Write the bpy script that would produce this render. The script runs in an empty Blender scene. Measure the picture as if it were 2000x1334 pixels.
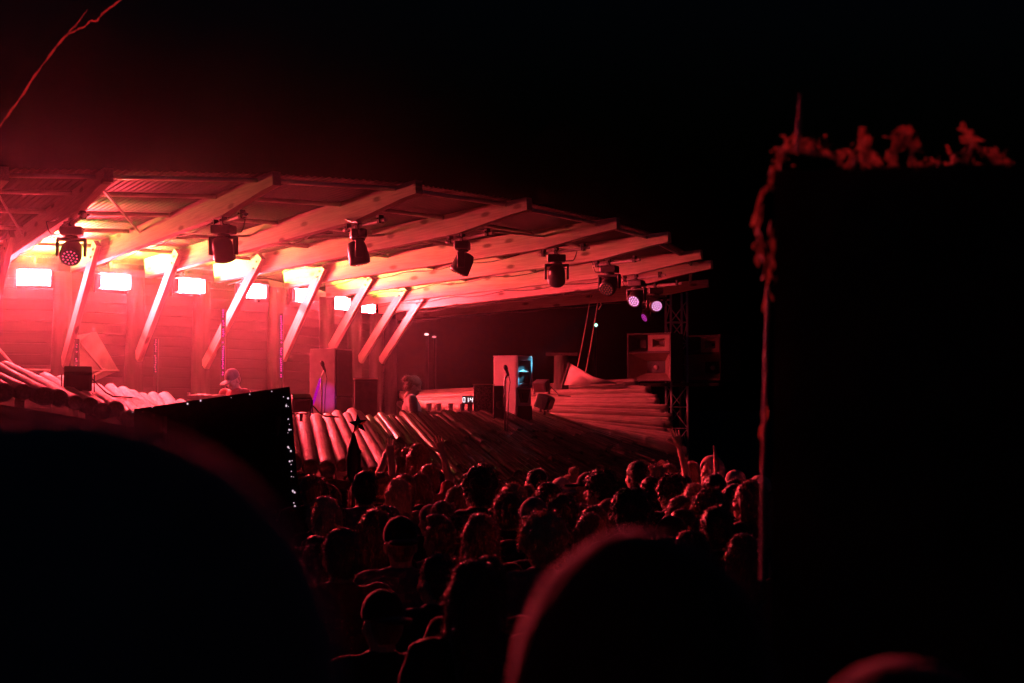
import bpy, bmesh, math, random
import numpy as np
import openvdb
from mathutils import Vector, Matrix, Euler

random.seed(7); rng = np.random.default_rng(7)
SC = bpy.context.scene
COL = SC.collection
R = math.radians

# ------------------------------------------------------------------ camera
F = 2800.0; HZ = 795.0; CH = 2.25                       # focal length and horizon in photo pixels, camera height
PITCH = math.atan((HZ - 667.0) / F)
cam_d = bpy.data.cameras.new('camera'); cam = bpy.data.objects.new('camera', cam_d); COL.objects.link(cam)
cam.location = (0, 0, CH); cam.rotation_euler = (math.pi / 2 + PITCH, 0, 0)
cam_d.sensor_width = 36.0; cam_d.lens = F / 2000 * 36; cam_d.clip_start = 0.05; cam_d.clip_end = 2000
cam_d.dof.use_dof = True; cam_d.dof.focus_distance = 16.5; cam_d.dof.aperture_fstop = 4.0
SC.camera = cam
SC.render.resolution_x = 1024; SC.render.resolution_y = 683

# ------------------------------------------------------------------ night sky
W = bpy.data.worlds.new('World'); SC.world = W; W.use_nodes = True
wn = W.node_tree.nodes; wl = W.node_tree.links; wn.clear()
sky = wn.new('ShaderNodeTexSky'); sky.sky_type = 'NISHITA'; sky.sun_disc = False
sky.sun_elevation = R(-4.0); sky.sun_rotation = R(180); sky.altitude = 200
bg = wn.new('ShaderNodeBackground'); bg.inputs['Strength'].default_value = 0.085
wo = wn.new('ShaderNodeOutputWorld'); tint = wn.new('ShaderNodeMixRGB'); tint.blend_type = 'MULTIPLY'; tint.inputs[0].default_value = 1.0; tint.inputs[2].default_value = (0.30, 0.75, 1.6, 1)
wl.new(sky.outputs[0], tint.inputs[1]); wl.new(tint.outputs[0], bg.inputs[0]); wl.new(bg.outputs[0], wo.inputs[0])

# ------------------------------------------------------------------ exposure / sampling
SC.view_settings.view_transform = 'Standard'; SC.view_settings.look = 'None'
SC.view_settings.exposure = 0.0; SC.view_settings.gamma = 1.0
SC.cycles.max_bounces = 6; SC.cycles.diffuse_bounces = 3; SC.cycles.glossy_bounces = 2
SC.cycles.volume_bounces = 0; SC.cycles.volume_step_rate = 3.0; SC.cycles.volume_max_steps = 64; SC.cycles.transparent_max_bounces = 4
SC.cycles.use_denoising = True; SC.cycles.sample_clamp_indirect = 6.0
SC.cycles.caustics_reflective = False; SC.cycles.caustics_refractive = False

PANEL_RGB = (1.0, 0.052, 0.076); PANEL_L = 3200.0          # the red strobe panels
HAZE_DENSITY = 0.014

# ------------------------------------------------------------------ pixel -> place
fwd = Vector((0, math.cos(PITCH), math.sin(PITCH))); upv = Vector((0, -math.sin(PITCH), math.cos(PITCH)))
CAM = Vector((0, 0, CH))
def ray(px, py): return fwd * F + Vector((px - 1000.0, 0, 0)) + upv * (667.0 - py)
def P(px, py, Y):                                         # the point on that ray at depth Y
    d = ray(px, py); return CAM + d * (Y / d.y)
def PZ(px, py, z):                                        # the point on that ray at height z
    d = ray(px, py); return CAM + d * ((z - CH) / d.z)
def px_of(p):
    q = Vector(p) - CAM; w = q.dot(fwd); return (1000 + F * q.x / w, 667 - F * q.dot(upv) / w)
def ground_z(y):                                          # the meadow falls from the photographer to the stage
    t = min(1, max(0, (y - 1.2) / 5.0)); return 0.55 * (1 - t * t * (3 - 2 * t))

# ------------------------------------------------------------------ materials
def mat(name, col, rough=0.6, metal=0.0, var=0.25, scale=6.0, bump=0.15, stretch=(1, 1, 1), spec=0.4, emit=None, estr=0, sheen=0.0):
    m = bpy.data.materials.new(name); m.use_nodes = True
    n = m.node_tree.nodes; l = m.node_tree.links; b = n['Principled BSDF']
    b.inputs['Roughness'].default_value = rough; b.inputs['Metallic'].default_value = metal
    b.inputs['Specular IOR Level'].default_value = spec
    b.inputs['Sheen Weight'].default_value = sheen; b.inputs['Sheen Roughness'].default_value = 0.35
    tc = n.new('ShaderNodeTexCoord'); mp = n.new('ShaderNodeMapping'); l.new(tc.outputs['Object'], mp.inputs[0])
    mp.inputs['Scale'].default_value = stretch
    oi = n.new('ShaderNodeObjectInfo'); mul = n.new('ShaderNodeVectorMath'); mul.operation = 'SCALE'
    cmb = n.new('ShaderNodeCombineXYZ')
    for k in range(3): l.new(oi.outputs['Random'], cmb.inputs[k])
    mul.inputs['Scale'].default_value = 37.0; l.new(cmb.outputs[0], mul.inputs[0]); l.new(mul.outputs[0], mp.inputs['Location'])
    nz = n.new('ShaderNodeTexNoise'); nz.inputs['Scale'].default_value = scale; nz.inputs['Detail'].default_value = 6
    l.new(mp.outputs[0], nz.inputs['Vector'])
    rp = n.new('ShaderNodeValToRGB'); l.new(nz.outputs[0], rp.inputs[0])
    c0 = [max(0, c * (1 - var)) for c in col]; c1 = [min(1, c * (1 + var)) for c in col]
    rp.color_ramp.elements[0].position = 0.3; rp.color_ramp.elements[1].position = 0.7
    rp.color_ramp.elements[0].color = (*c0, 1); rp.color_ramp.elements[1].color = (*c1, 1)
    l.new(rp.outputs[0], b.inputs['Base Color'])
    if bump:
        bp = n.new('ShaderNodeBump'); bp.inputs['Strength'].default_value = bump; bp.inputs['Distance'].default_value = 0.02
        l.new(nz.outputs[0], bp.inputs['Height']); l.new(bp.outputs[0], b.inputs['Normal'])
    if emit:
        b.inputs['Emission Color'].default_value = (*emit, 1); b.inputs['Emission Strength'].default_value = estr
    return m
def emat(name, col, s):
    m = bpy.data.materials.new(name); m.use_nodes = True; n = m.node_tree.nodes; n.clear()
    e = n.new('ShaderNodeEmission'); e.inputs[0].default_value = (*col, 1); e.inputs[1].default_value = s
    o = n.new('ShaderNodeOutputMaterial'); m.node_tree.links.new(e.outputs[0], o.inputs[0]); return m
def wood_mat(name, col, knots=True):
    m = mat(name, col, rough=0.65, var=0.26, scale=9, bump=0.12, stretch=(0.35, 6, 6))
    n = m.node_tree.nodes; l = m.node_tree.links; b = n['Principled BSDF']; src = b.inputs['Base Color'].links[0].from_socket
    if knots:
        tc = n.new('ShaderNodeTexCoord'); mp = n.new('ShaderNodeMapping'); l.new(tc.outputs['Object'], mp.inputs[0])
        mp.inputs['Scale'].default_value = (1.5, 0.0, 3.6)
        oi = n.new('ShaderNodeObjectInfo'); mm = n.new('ShaderNodeMath'); mm.operation = 'MULTIPLY'; mm.inputs[1].default_value = 91.0
        l.new(oi.outputs['Random'], mm.inputs[0]); cx = n.new('ShaderNodeCombineXYZ'); l.new(mm.outputs[0], cx.inputs[0]); l.new(mm.outputs[0], cx.inputs[2])
        l.new(cx.outputs[0], mp.inputs['Location'])
        nz = n.new('ShaderNodeTexNoise'); nz.inputs['Scale'].default_value = 2.2; l.new(mp.outputs[0], nz.inputs['Vector'])
        vo = n.new('ShaderNodeTexVoronoi'); sw = n.new('ShaderNodeSeparateXYZ'); cw = n.new('ShaderNodeCombineXYZ'); vo.voronoi_dimensions = '2D'; vo.inputs['Scale'].default_value = 1.0; vo.inputs['Randomness'].default_value = 1.0
        mx0 = n.new('ShaderNodeMixRGB'); mx0.inputs[0].default_value = 0.08; l.new(mp.outputs[0], mx0.inputs[1]); l.new(nz.outputs['Color'], mx0.inputs[2])
        l.new(mx0.outputs[0], sw.inputs[0]); l.new(sw.outputs[0], cw.inputs[0]); l.new(sw.outputs[2], cw.inputs[1]); l.new(cw.outputs[0], vo.inputs['Vector'])
        rp = n.new('ShaderNodeValToRGB'); rp.color_ramp.elements[0].position = 0.06; rp.color_ramp.elements[1].position = 0.13
        rp.color_ramp.elements[0].color = (0.16, 0.11, 0.09, 1); rp.color_ramp.elements[1].color = (1, 1, 1, 1)
        l.new(vo.outputs['Distance'], rp.inputs[0])
        mx = n.new('ShaderNodeMixRGB'); mx.blend_type = 'MULTIPLY'; mx.inputs[0].default_value = 0.85
        l.new(src, mx.inputs[1]); l.new(rp.outputs[0], mx.inputs[2]); l.new(mx.outputs[0], b.inputs['Base Color'])
    return m
M = {}
M['beam'] = wood_mat('pine_timber', (0.38, 0.325, 0.275))
M['brace'] = wood_mat('brace_timber', (0.42, 0.36, 0.30))
M['log'] = mat('log_bark', (0.035, 0.027, 0.023), 0.8, var=0.5, scale=5, bump=0.6, stretch=(4, 4, 0.5))
M['plank'] = wood_mat('dark_planks', (0.026, 0.021, 0.020), False)
M['purlin'] = mat('pale_steel_tube', (0.75, 0.70, 0.66), 0.32, 0.6, var=0.1, scale=9, bump=0.03)
M['sheet'] = mat('corrugated_metal', (0.022, 0.02, 0.02), 0.42, 0.3, var=0.4, scale=3, bump=0.05)
M['steel'] = mat('galvanised_steel', (0.55, 0.55, 0.55), 0.35, 0.7, var=0.15, scale=20, bump=0.05)
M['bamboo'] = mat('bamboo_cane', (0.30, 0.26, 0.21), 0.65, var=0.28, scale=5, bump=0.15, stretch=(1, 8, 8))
M['bamboo_shade'] = mat('shaded_bamboo', (0.12, 0.10, 0.078), 0.36, var=0.5, scale=5, bump=0.2, stretch=(1, 8, 8))  # darker copy of the cane colour: the front slope's shade is painted in
M['black'] = mat('black_plastic', (0.018, 0.018, 0.02), 0.45, var=0.3, scale=12, bump=0.08)
M['blackmat'] = mat('black_cloth', (0.012, 0.012, 0.014), 0.9, var=0.4, scale=18, bump=0.2, spec=0.1)
M['cab'] = mat('dark_cabinet_paint', (0.045, 0.035, 0.035), 0.55, var=0.3, scale=14, bump=0.15)
M['cabside'] = mat('grey_cabinet_paint', (0.36, 0.33, 0.33), 0.5, var=0.15, scale=9, bump=0.08)
M['whitecab'] = mat('white_cabinet_paint', (0.62, 0.58, 0.57), 0.5, var=0.08, scale=7, bump=0.06)
M['hornwood'] = mat('horn_plywood', (0.30, 0.23, 0.18), 0.55, var=0.15, scale=8, bump=0.08)
M['grille'] = mat('perforated_grille', (0.10, 0.08, 0.08), 0.5, 0.3, var=0.9, scale=70, bump=0.8)
M['floor'] = wood_mat('stage_boards', (0.16, 0.12, 0.09), False)
M['ground'] = mat('trodden_meadow', (0.055, 0.05, 0.03), 0.95, var=0.5, scale=3, bump=0.6)
M['mural'] = mat('mural_paint', (0.42, 0.40, 0.36), 0.8, var=0.55, scale=3.2, bump=0.05)
M['paint'] = mat('pale_strip_paint', (0.46, 0.42, 0.38), 0.8, var=0.2, scale=7, bump=0.05)
M['canvas'] = mat('pale_canvas', (0.50, 0.44, 0.38), 0.85, var=0.2, scale=5, bump=0.2)
M['rope'] = mat('hemp_rope', (0.45, 0.36, 0.25), 0.9, var=0.4, scale=60, bump=0.5)
M['cable'] = mat('black_cable', (0.02, 0.02, 0.02), 0.5, var=0.2, scale=30, bump=0)
M['tinsel'] = mat('red_tinsel', (0.6, 0.25, 0.2), 0.2, 0.9, var=0.4, scale=50, bump=0.2)
M['leaf'] = mat('dried_leaves', (0.45, 0.26, 0.18), 0.7, var=0.5, scale=12, bump=0.2, sheen=.8)
_n = M['leaf'].node_tree.nodes; _l = M['leaf'].node_tree.links; _t = _n.new('ShaderNodeBsdfTranslucent'); _t.inputs[0].default_value = (.5, .28, .18, 1); _m = _n.new('ShaderNodeMixShader'); _m.inputs[0].default_value = .5
_l.new(_n['Principled BSDF'].outputs[0], _m.inputs[1]); _l.new(_t.outputs[0], _m.inputs[2]); _l.new(_m.outputs[0], _n['Material Output'].inputs['Surface'])
M['twig'] = mat('twig_bark', (0.55, 0.42, 0.32), 0.6, var=0.4, scale=20, bump=0.2, sheen=1.0)
M['bark'] = mat('pillar_bark', (0.06, 0.045, 0.035), 0.95, var=0.5, scale=6, bump=0.7, spec=0.1)
M['panel'] = emat('strobe_panel_glow', PANEL_RGB, PANEL_L)
M['rafter_fill'] = emat('rafter_fill_glow', (0.20, 1.0, 0.10), 17000.0)  # added yellow-green glow that tints the rafters, no real part of the panels
M['led_pink'] = emat('pink_led', (1.0, 0.38, 0.80), 3.2)
M['led_dim'] = emat('dim_pink_led', (1.0, 0.20, 0.42), 0.55)
M['led_red'] = emat('dim_red_led', (1.0, 0.12, 0.12), 0.22)
M['led_magenta'] = emat('magenta_led', (0.80, 0.05, 0.62), 1.3)
M['led_white'] = emat('white_led', (0.9, 0.95, 1.0), 2.2)
M['led_green'] = emat('green_white_lamp', (0.45, 1.0, 0.75), 2.2)
M['lens'] = mat('dark_lens', (0.03, 0.015, 0.02), 0.12, var=0.1, scale=5, bump=0)
M['cyanpaint'] = mat('speaker_baffle_paint', (0.34, 0.36, 0.40), 0.45, var=0.1, scale=8, bump=0.05)
M['glass'] = mat('cup_plastic', (0.45, 0.42, 0.40), 0.2, var=0.1, scale=5, bump=0)
SKIN = [mat('skin_light', (0.52, 0.36, 0.28), 0.55, var=0.1, scale=20, bump=0.05), mat('skin_tan', (0.36, 0.22, 0.15), 0.55, var=0.1, scale=20, bump=0.05)]
HAIR = {'black': mat('black_hair', (0.035, 0.026, 0.022), 0.4, sheen=1.0, var=0.4, scale=40, bump=0.4, stretch=(3, 3, 0.5)),
        'brown': mat('brown_hair', (0.20, 0.12, 0.075), 0.4, sheen=1.0, var=0.4, scale=40, bump=0.4, stretch=(3, 3, 0.5)),
        'fair': mat('fair_hair', (0.52, 0.36, 0.21), 0.4, sheen=1.0, var=0.35, scale=40, bump=0.4, stretch=(3, 3, 0.5))}
CLOTH = {'black': mat('black_shirt', (0.03, 0.029, 0.03), 0.9, sheen=.6, var=0.3, scale=25, bump=0.3, spec=0.15),
         'grey': mat('grey_shirt', (0.18, 0.17, 0.17), 0.9, sheen=1.0, var=0.2, scale=25, bump=0.3, spec=0.15),
         'red': mat('red_shirt', (0.32, 0.06, 0.06), 0.9, sheen=1.0, var=0.2, scale=25, bump=0.3, spec=0.15),
         'pale': mat('pale_shirt', (0.50, 0.46, 0.42), 0.9, sheen=.5, var=0.12, scale=25, bump=0.3, spec=0.15),
         'denim': mat('dark_denim', (0.03, 0.035, 0.055), 0.9, var=0.3, scale=40, bump=0.3, spec=0.15)}

# ------------------------------------------------------------------ mesh helpers
class MB:
    def __init__(s): s.v = []; s.f = []
    def add(s, vs, fs):
        o = len(s.v); s.v += [tuple(x) for x in vs]; s.f += [tuple(i + o for i in f) for f in fs]; return s
    def box(s, c, size, rot=None, taper=None):
        hx, hy, hz = [x / 2 for x in size]; m = rot if rot is not None else Matrix.Identity(3); c = Vector(c)
        vs = []
        for z in (-hz, hz):
            k = taper if (taper and z > 0) else 1.0
            for x, y in ((-hx, -hy), (hx, -hy), (hx, hy), (-hx, hy)): vs.append(c + m @ Vector((x * k, y * k, z)))
        return s.add(vs, [(3, 2, 1, 0), (4, 5, 6, 7), (0, 1, 5, 4), (1, 2, 6, 5), (2, 3, 7, 6), (3, 0, 4, 7)])
    def bbox(s, c, size, rot=None, b=0.01):                 # box with chamfered edges
        hx, hy, hz = [x / 2 for x in size]; m = rot if rot is not None else Matrix.Identity(3); c = Vector(c)
        bm = bmesh.new(); bmesh.ops.create_cube(bm, size=1)
        for v in bm.verts: v.co = Vector((v.co.x * hx * 2, v.co.y * hy * 2, v.co.z * hz * 2))
        bmesh.ops.bevel(bm, geom=bm.edges[:], offset=b, segments=2, affect='EDGES', profile=0.5)
        bm.verts.index_update(); vs = [c + m @ v.co for v in bm.verts]; fs = [[v.index for v in f.verts] for f in bm.faces]; bm.free()
        return s.add(vs, fs)
    def tube(s, pts, rad, n=8, cap=True):
        pts = [Vector(p) for p in pts]; rs = rad if isinstance(rad, (list, tuple)) else [rad] * len(pts)
        vs = []; u = None
        for i, p in enumerate(pts):
            t = (pts[min(i + 1, len(pts) - 1)] - pts[max(i - 1, 0)]).normalized()
            if u is None:
                a = Vector((0, 0, 1)) if abs(t.z) < 0.9 else Vector((1, 0, 0)); u = a.cross(t).normalized()
            u = (u - t * u.dot(t)).normalized(); w = t.cross(u)
            for k in range(n):
                a = 2 * math.pi * k / n; vs.append(p + (u * math.cos(a) + w * math.sin(a)) * rs[i])
        fs = [(i * n + k, i * n + (k + 1) % n, (i + 1) * n + (k + 1) % n, (i + 1) * n + k) for i in range(len(pts) - 1) for k in range(n)]
        if cap: fs += [tuple(range(n))[::-1], tuple((len(pts) - 1) * n + k for k in range(n))]
        return s.add(vs, fs)
    def lathe(s, prof, n=20, mtx=None):                     # profile of (radius, z)
        m = mtx if mtx is not None else Matrix.Identity(4); vs = []
        for r, z in prof:
            for k in range(n):
                a = 2 * math.pi * k / n; vs.append(m @ Vector((r * math.cos(a), r * math.sin(a), z)))
        q = len(prof)
        fs = [(i * n + k, i * n + (k + 1) % n, (i + 1) * n + (k + 1) % n, (i + 1) * n + k) for i in range(q - 1) for k in range(n)]
        fs += [tuple(range(n))[::-1], tuple((q - 1) * n + k for k in range(n))]
        return s.add(vs, fs)
    def build(s, name, material, parent=None, smooth=False, world=True):
        me = bpy.data.meshes.new(name); vs = s.v
        if parent is not None and world:
            inv = parent_world(parent).inverted(); vs = [tuple(inv @ Vector(v)) for v in s.v]
        me.from_pydata(vs, [], s.f); me.validate()
        if smooth: me.polygons.foreach_set('use_smooth', [True] * len(me.polygons))
        if material: me.materials.append(material)
        o = bpy.data.objects.new(name, me); COL.objects.link(o)
        if parent is not None: o.parent = parent
        return o
def local_mtx(o): return Matrix.Translation(o.location) @ o.rotation_euler.to_matrix().to_4x4() @ Matrix.Diagonal((*o.scale, 1))
def parent_world(o):
    m = local_mtx(o)
    while o.parent: o = o.parent; m = local_mtx(o) @ m
    return m
def tag(o, label, cat, group=None, kind=None):
    o['label'] = label; o['category'] = cat
    if group: o['group'] = group
    if kind: o['kind'] = kind
    return o
def thing(name, label, cat, loc=(0, 0, 0), rz=0, group=None):
    o = bpy.data.objects.new(name, None); COL.objects.link(o); o.location = loc; o.rotation_euler = (0, 0, rz)
    o.empty_display_size = 0.2
    return tag(o, label, cat, group)
def copy_obj(o, parent):
    c = o.copy(); COL.objects.link(c); c.parent = parent
    for ch in list(o.children): copy_obj(ch, c)
    return c
def rotz(a): return Matrix.Rotation(a, 3, 'Z')
def frame_from(d, up=Vector((0, 0, 1))):                    # columns x=d, y, z≈up
    x = d.normalized(); y = up.cross(x).normalized(); z = x.cross(y); return Matrix((x, y, z)).transposed()
def lerp(a, b, t): return a + (b - a) * t

# ================================================================== the ground
bm = bmesh.new(); ys = [-40, -20, -8, -3, 0, .6, 1.2] + [1.2 + 5 * k / 14 for k in range(1, 15)] + [7, 10, 14, 20, 30, 45, 80, 160, 400, 900]
xs = [-600, -200, -80, -40, -25] + [-18 + 1.5 * k for k in range(25)] + [25, 40, 80, 200, 600]
gv = [[bm.verts.new((x, y, ground_z(y) + (0.02 * math.sin(x * 2.1 + y * 1.3) if abs(x) < 19 and y < 40 else 0))) for x in xs] for y in ys]
for j in range(len(ys) - 1):
    for i in range(len(xs) - 1): bm.faces.new((gv[j][i], gv[j][i + 1], gv[j + 1][i + 1], gv[j + 1][i]))
me = bpy.data.meshes.new('ground'); bm.to_mesh(me); bm.free(); me.materials.append(M['ground'])
me.polygons.foreach_set('use_smooth', [True] * len(me.polygons))
g = bpy.data.objects.new('ground', me); COL.objects.link(g); g['kind'] = 'structure'; g['label'] = 'dark trodden meadow under the crowd'

# ================================================================== the stage
CC = Vector((-12.1, 27.7, 0))                                # the fan of rafters spreads from here
def polar(r, a, z): return Vector((CC.x + r * math.cos(a), CC.y + r * math.sin(a), z))
mb = MB(); n = 40; a0, a1 = R(-82), R(8); FZ = 1.05
ring = [polar(9.2, lerp(a0, a1, k / n), FZ) for k in range(n + 1)] + [polar(14.3, lerp(a1, a0, k / n), FZ) for k in range(n + 1)]
q = len(ring)
mb.add(ring + [Vector((p.x, p.y, 0.0)) for p in ring],
       [(k, k + 1, q - 2 - k, q - 1 - k) for k in range(n)] + [(k, q + k, q + (k + 1) % q, (k + 1) % q) for k in range(q)])
o = mb.build('stage_floor', M['floor']); o['kind'] = 'structure'; o['label'] = 'curved dark stage platform'

ZT, ZB = CH + 2.5, CH + 2.09
TIP = [(8, 325), (212, 328), (540, 335), (818, 352), (1033, 386), (1207, 425), (1307, 453), (1370, 488), (1390, 508), (1383, 546)]
BAK = [(-170, 480), (-10, 486), (147, 492), (292, 505), (427, 515), (563, 528), (644, 549), (700, 569), (745, 585), (778, 600)]
T = [PZ(*p, ZT) for p in TIP]; B = [PZ(*p, ZB) for p in BAK]
NB = len(T)
pav = thing('stage_pavilion', 'open stage pavilion with a fan of pale timber rafters and metal roof', 'pavilion', (CC.x, CC.y, 0))
BH = 0.27; BW = 0.10
def beam_pt(i, t): return B[i].lerp(T[i], t)
for i in range(NB):
    d = T[i] - B[i]; L = d.length; fr = frame_from(d)
    x0 = -0.05
    prof = [(x0, 0), (L, 0), (L, -0.15), (L - 0.25, -0.165), (L - 1.15, -BH), (x0, -BH)]
    mb = MB(); vs = []
    for y in (-BW / 2, BW / 2): vs += [(x, y, z) for x, z in prof]
    k = len(prof)
    mb.add(vs, [tuple(range(k))[::-1] if False else tuple(range(k)), tuple(range(2 * k - 1, k - 1, -1))] + [(j, j + k, (j + 1) % k + k, (j + 1) % k) for j in range(k)])
    o = mb.build('rafter', M['beam'], pav, world=False)
    mtx = fr.to_4x4(); mtx.translation = B[i] - pav.location; o.matrix_local = mtx
# posts, braces
BRT = {2: (205, 478), 3: (362, 487), 4: (522, 497), 5: (640, 548), 6: (733, 560), 7: (798, 572), 8: (832, 588), 1: (40, 466)}
BRB = {2: (128, 712), 3: (272, 700), 4: (402, 715), 5: (552, 702), 6: (648, 682), 7: (704, 705), 8: (745, 706), 1: (-35, 700)}
POST = {}
for i in range(NB):
    d = (T[i] - B[i]); d.z = 0; d.normalize()
    if i in BRB: pb = P(*BRB[i], B[i].y + 0.15)
    else: pb = Vector((B[i].x, B[i].y, 2.9)) + Vector((-d.y, d.x, 0)) * -0.1
    POST[i] = Vector((pb.x, pb.y, 0))
    if i in BRT:
        t = (BRT[i][0] - BAK[i][0]) / (TIP[i][0] - BAK[i][0])
        lo, hi = 0.0, 1.0
        for _ in range(40):
            mid = (lo + hi) / 2
            if px_of(beam_pt(i, mid) - Vector((0, 0, .1)))[0] < BRT[i][0]: lo = mid
            else: hi = mid
        side = Vector((d.y, -d.x, 0)); side = side if side.y < 0 else -side     # the side of the rafter that faces the meadow
        top = beam_pt(i, lo) + side * (BW / 2 + 0.055) + Vector((0, 0, -0.05))
        bot = pb + side * 0.02
        dd = bot - top; fr = frame_from(dd, side); Lb = dd.length
        o = MB().box((Lb / 2, 0, 0), (Lb, 0.135, 0.075)).build('brace', M['brace'], pav, world=False)
        m4 = fr.to_4x4(); m4.translation = top - pav.location; o.matrix_local = m4
    if i in BRT:
        for f_ in (.05, .11):
            q_ = top + dd * f_; MB().tube([q_ + side * .036, q_ + side * .050], .017, 8).build('bolt', M['black'], pav)
    cb = [beam_pt(i, u_) + Vector((0, 0, -BH - .015 - .05 * abs(math.sin(u_ * 19 + i)))) for u_ in [k_ / 26 for k_ in range(1, 20)]]
    MB().tube(cb, .008, 5).build('power_cable', M['cable'], pav, smooth=True)
    pts = [POST[i] + Vector((random.uniform(-.02, .02), random.uniform(-.02, .02), z)) - d * 0.12 for z in (FZ, 1.9, 2.7, 3.5, B[i].z - BH + 0.02)]
    MB().tube(pts, [0.15, 0.14, 0.135, 0.13, 0.125], 12).build('post', M['log'], pav, smooth=True)
# purlins and corrugated sheets
FR = [0.945, 0.77, 0.55, 0.34, 0.13]
for i in range(NB - 1):
    for t in FR:
        a, b = beam_pt(i, t), beam_pt(i + 1, t)
        d = (b - a); L = d.length; fr = frame_from(d)
        o = MB().tube([(BW / 2 + .003, 0, 0), (L - BW / 2 - .003, 0, 0)], .026, 12).build('purlin', M['purlin'], pav, smooth=True, world=False)
        m4 = fr.to_4x4(); m4.translation = a + Vector((0, 0, -0.036)) - pav.location; o.matrix_local = m4
    Wd = (T[i + 1] - T[i]).length; nc = max(10, int(Wd / 0.076)); ns = nc * 6
    top = []; bot = []; jj = [0, .25, .5, .75, 1]
    for j in jj:
        for k in range(ns + 1):
            u = k / ns; t = lerp(-0.12, 0.952, j); p = beam_pt(i, t).lerp(beam_pt(i + 1, t), u)
            w = 0.009 * math.sin(2 * math.pi * u * nc)
            top.append(p + Vector((0, 0, 0.030 + w))); bot.append(p + Vector((0, 0, 0.027 + w)))
    N = ns + 1; off = len(top); fs = []
    for j in range(len(jj) - 1):
        for k in range(ns):
            a = j * N + k; fs.append((a, a + 1, a + N + 1, a + N)); fs.append((off + a + N, off + a + N + 1, off + a + 1, off + a))
    MB().add(top + bot, fs).build('roof_sheet', M['sheet'], pav, smooth=True)
# steel rods under the roof
for (i, ta, j, tb) in ((1, .93, 2, .38), (2, .30, 3, .45), (3, .36, 4, .60), (4, .75, 5, .80), (0, .9, 1, .3)):
    a = beam_pt(i, ta) - Vector((0, 0, .10)); b = beam_pt(j, tb) - Vector((0, 0, .10))
    MB().tube([a, b], 0.016, 6).build('tie_rod', M['steel'], pav)
# back wall, bay by bay, planks proud of a dark backing
for i in range(1, NB - 1):
    a, b = POST[i].copy(), POST[i + 1].copy()
    da = (T[i] - B[i]); da.z = 0; da.normalize(); db = (T[i + 1] - B[i + 1]); db.z = 0; db.normalize()
    a -= da * 0.32; b -= db * 0.32
    d = b - a; L = d.length; fr = frame_from(d); nrm = fr.col[1]
    if nrm.dot(CAM - a) < 0: nrm = -nrm
    zt = 4.22
    wall = MB().box((L / 2, 0, (FZ + zt) / 2), (L, 0.04, zt - FZ)).build('wall', M['plank'], pav, world=False)
    m4 = fr.to_4x4(); m4.translation = a - pav.location; wall.matrix_local = m4
    sgn = 1 if nrm.dot(fr.col[1]) > 0 else -1
    h = 0.148; shared = MB().bbox((0, 0, 0), (L - .01, 0.022, h - .012), b=0.005)
    pm = None
    for k in range(int((zt - FZ) / h)):
        if pm is None:
            o = shared.build('plank', M['plank'], wall, world=False); pm = o.data
        else:
            o = bpy.data.objects.new('plank', pm); COL.objects.link(o); o.parent = wall
        o.location = (L / 2, sgn * (0.033 + random.uniform(0, .006)), FZ + h * (k + .5)); o.rotation_euler = (0, random.uniform(-.004, .004), 0)
    if i == 2:                                               # painted mural triangle and pale strips on the wall of this bay
        def wp(px, py, lift=.055):
            pa = parent_world(wall); inv = pa.inverted(); q0 = inv @ CAM; q1 = inv @ P(px, py, 20)
            dr = q1 - q0; tt = (sgn * lift - q0.y) / dr.y; return q0 + dr * tt
        tri = [wp(148, 655), wp(188, 648), wp(232, 724), wp(176, 748), wp(150, 724)]
        vs = tri + [v - Vector((0, sgn * .008, 0)) for v in tri]; k = len(tri)
        MB().add(vs, [tuple(range(k)), tuple(range(2 * k - 1, k - 1, -1))] + [(j, j + k, (j + 1) % k + k, (j + 1) % k) for j in range(k)]).build('mural_panel', M['mural'], wall, world=False)
        for (p0, p1) in (((152, 664), (200, 722)), ((232, 724), (150, 724)), ((205, 720), (172, 742)), ((180, 650), (150, 668))):
            MB().tube([wp(*p0, .072), wp(*p1, .072)], 0.016, 6).build('painted_strip', M['paint'], wall, world=False)
    if i == 1:
        def wp1(px, py, lift=.06):
            pa = parent_world(wall); inv = pa.inverted(); q0 = inv @ CAM; q1 = inv @ P(px, py, 20)
            dr = q1 - q0; tt = (sgn * lift - q0.y) / dr.y; return q0 + dr * tt
        for (p0, p1) in (((-10, 672), (33, 722)), ((33, 722), (122, 724))):
            MB().tube([wp1(*p0), wp1(*p1)], 0.022, 6).build('painted_strip', M['paint'], wall, world=False)
# led bars on the posts
for k, (px, y0, y1, Y, lab) in enumerate(((151, 662, 735, 18.9, 'left of the mural'), (305, 662, 728, 19.8, 'on the second post'), (437, 604, 738, 20.3, 'left of the capped man'), (550, 612, 738, 21.3, 'right of the capped man'))):
    c0, c1 = P(px, y0, Y), P(px, y1, Y); root = thing('led_bar', 'slim black bar of tiny magenta lights standing ' + lab, 'light bar', (c0.x, c0.y, FZ), 0, 'led bars before the back wall')
    Lz = c0.z - c1.z
    MB().box((c0.x, c0.y, (c0.z + FZ) / 2), (0.06, 0.05, c0.z - FZ)).build('housing', M['black'], root)
    mb = MB(); nn = int(Lz / 0.03)
    for j in range(nn):
        if random.random() < .75: mb.box((c0.x + random.uniform(-.006, .006), c0.y - .029, c1.z + (j + .5) * Lz / nn), (0.016, 0.006, 0.016))
    o = mb.build('led', M['led_magenta'] if k >= 2 else M['led_dim'], root); o['kind'] = 'stuff'

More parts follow.
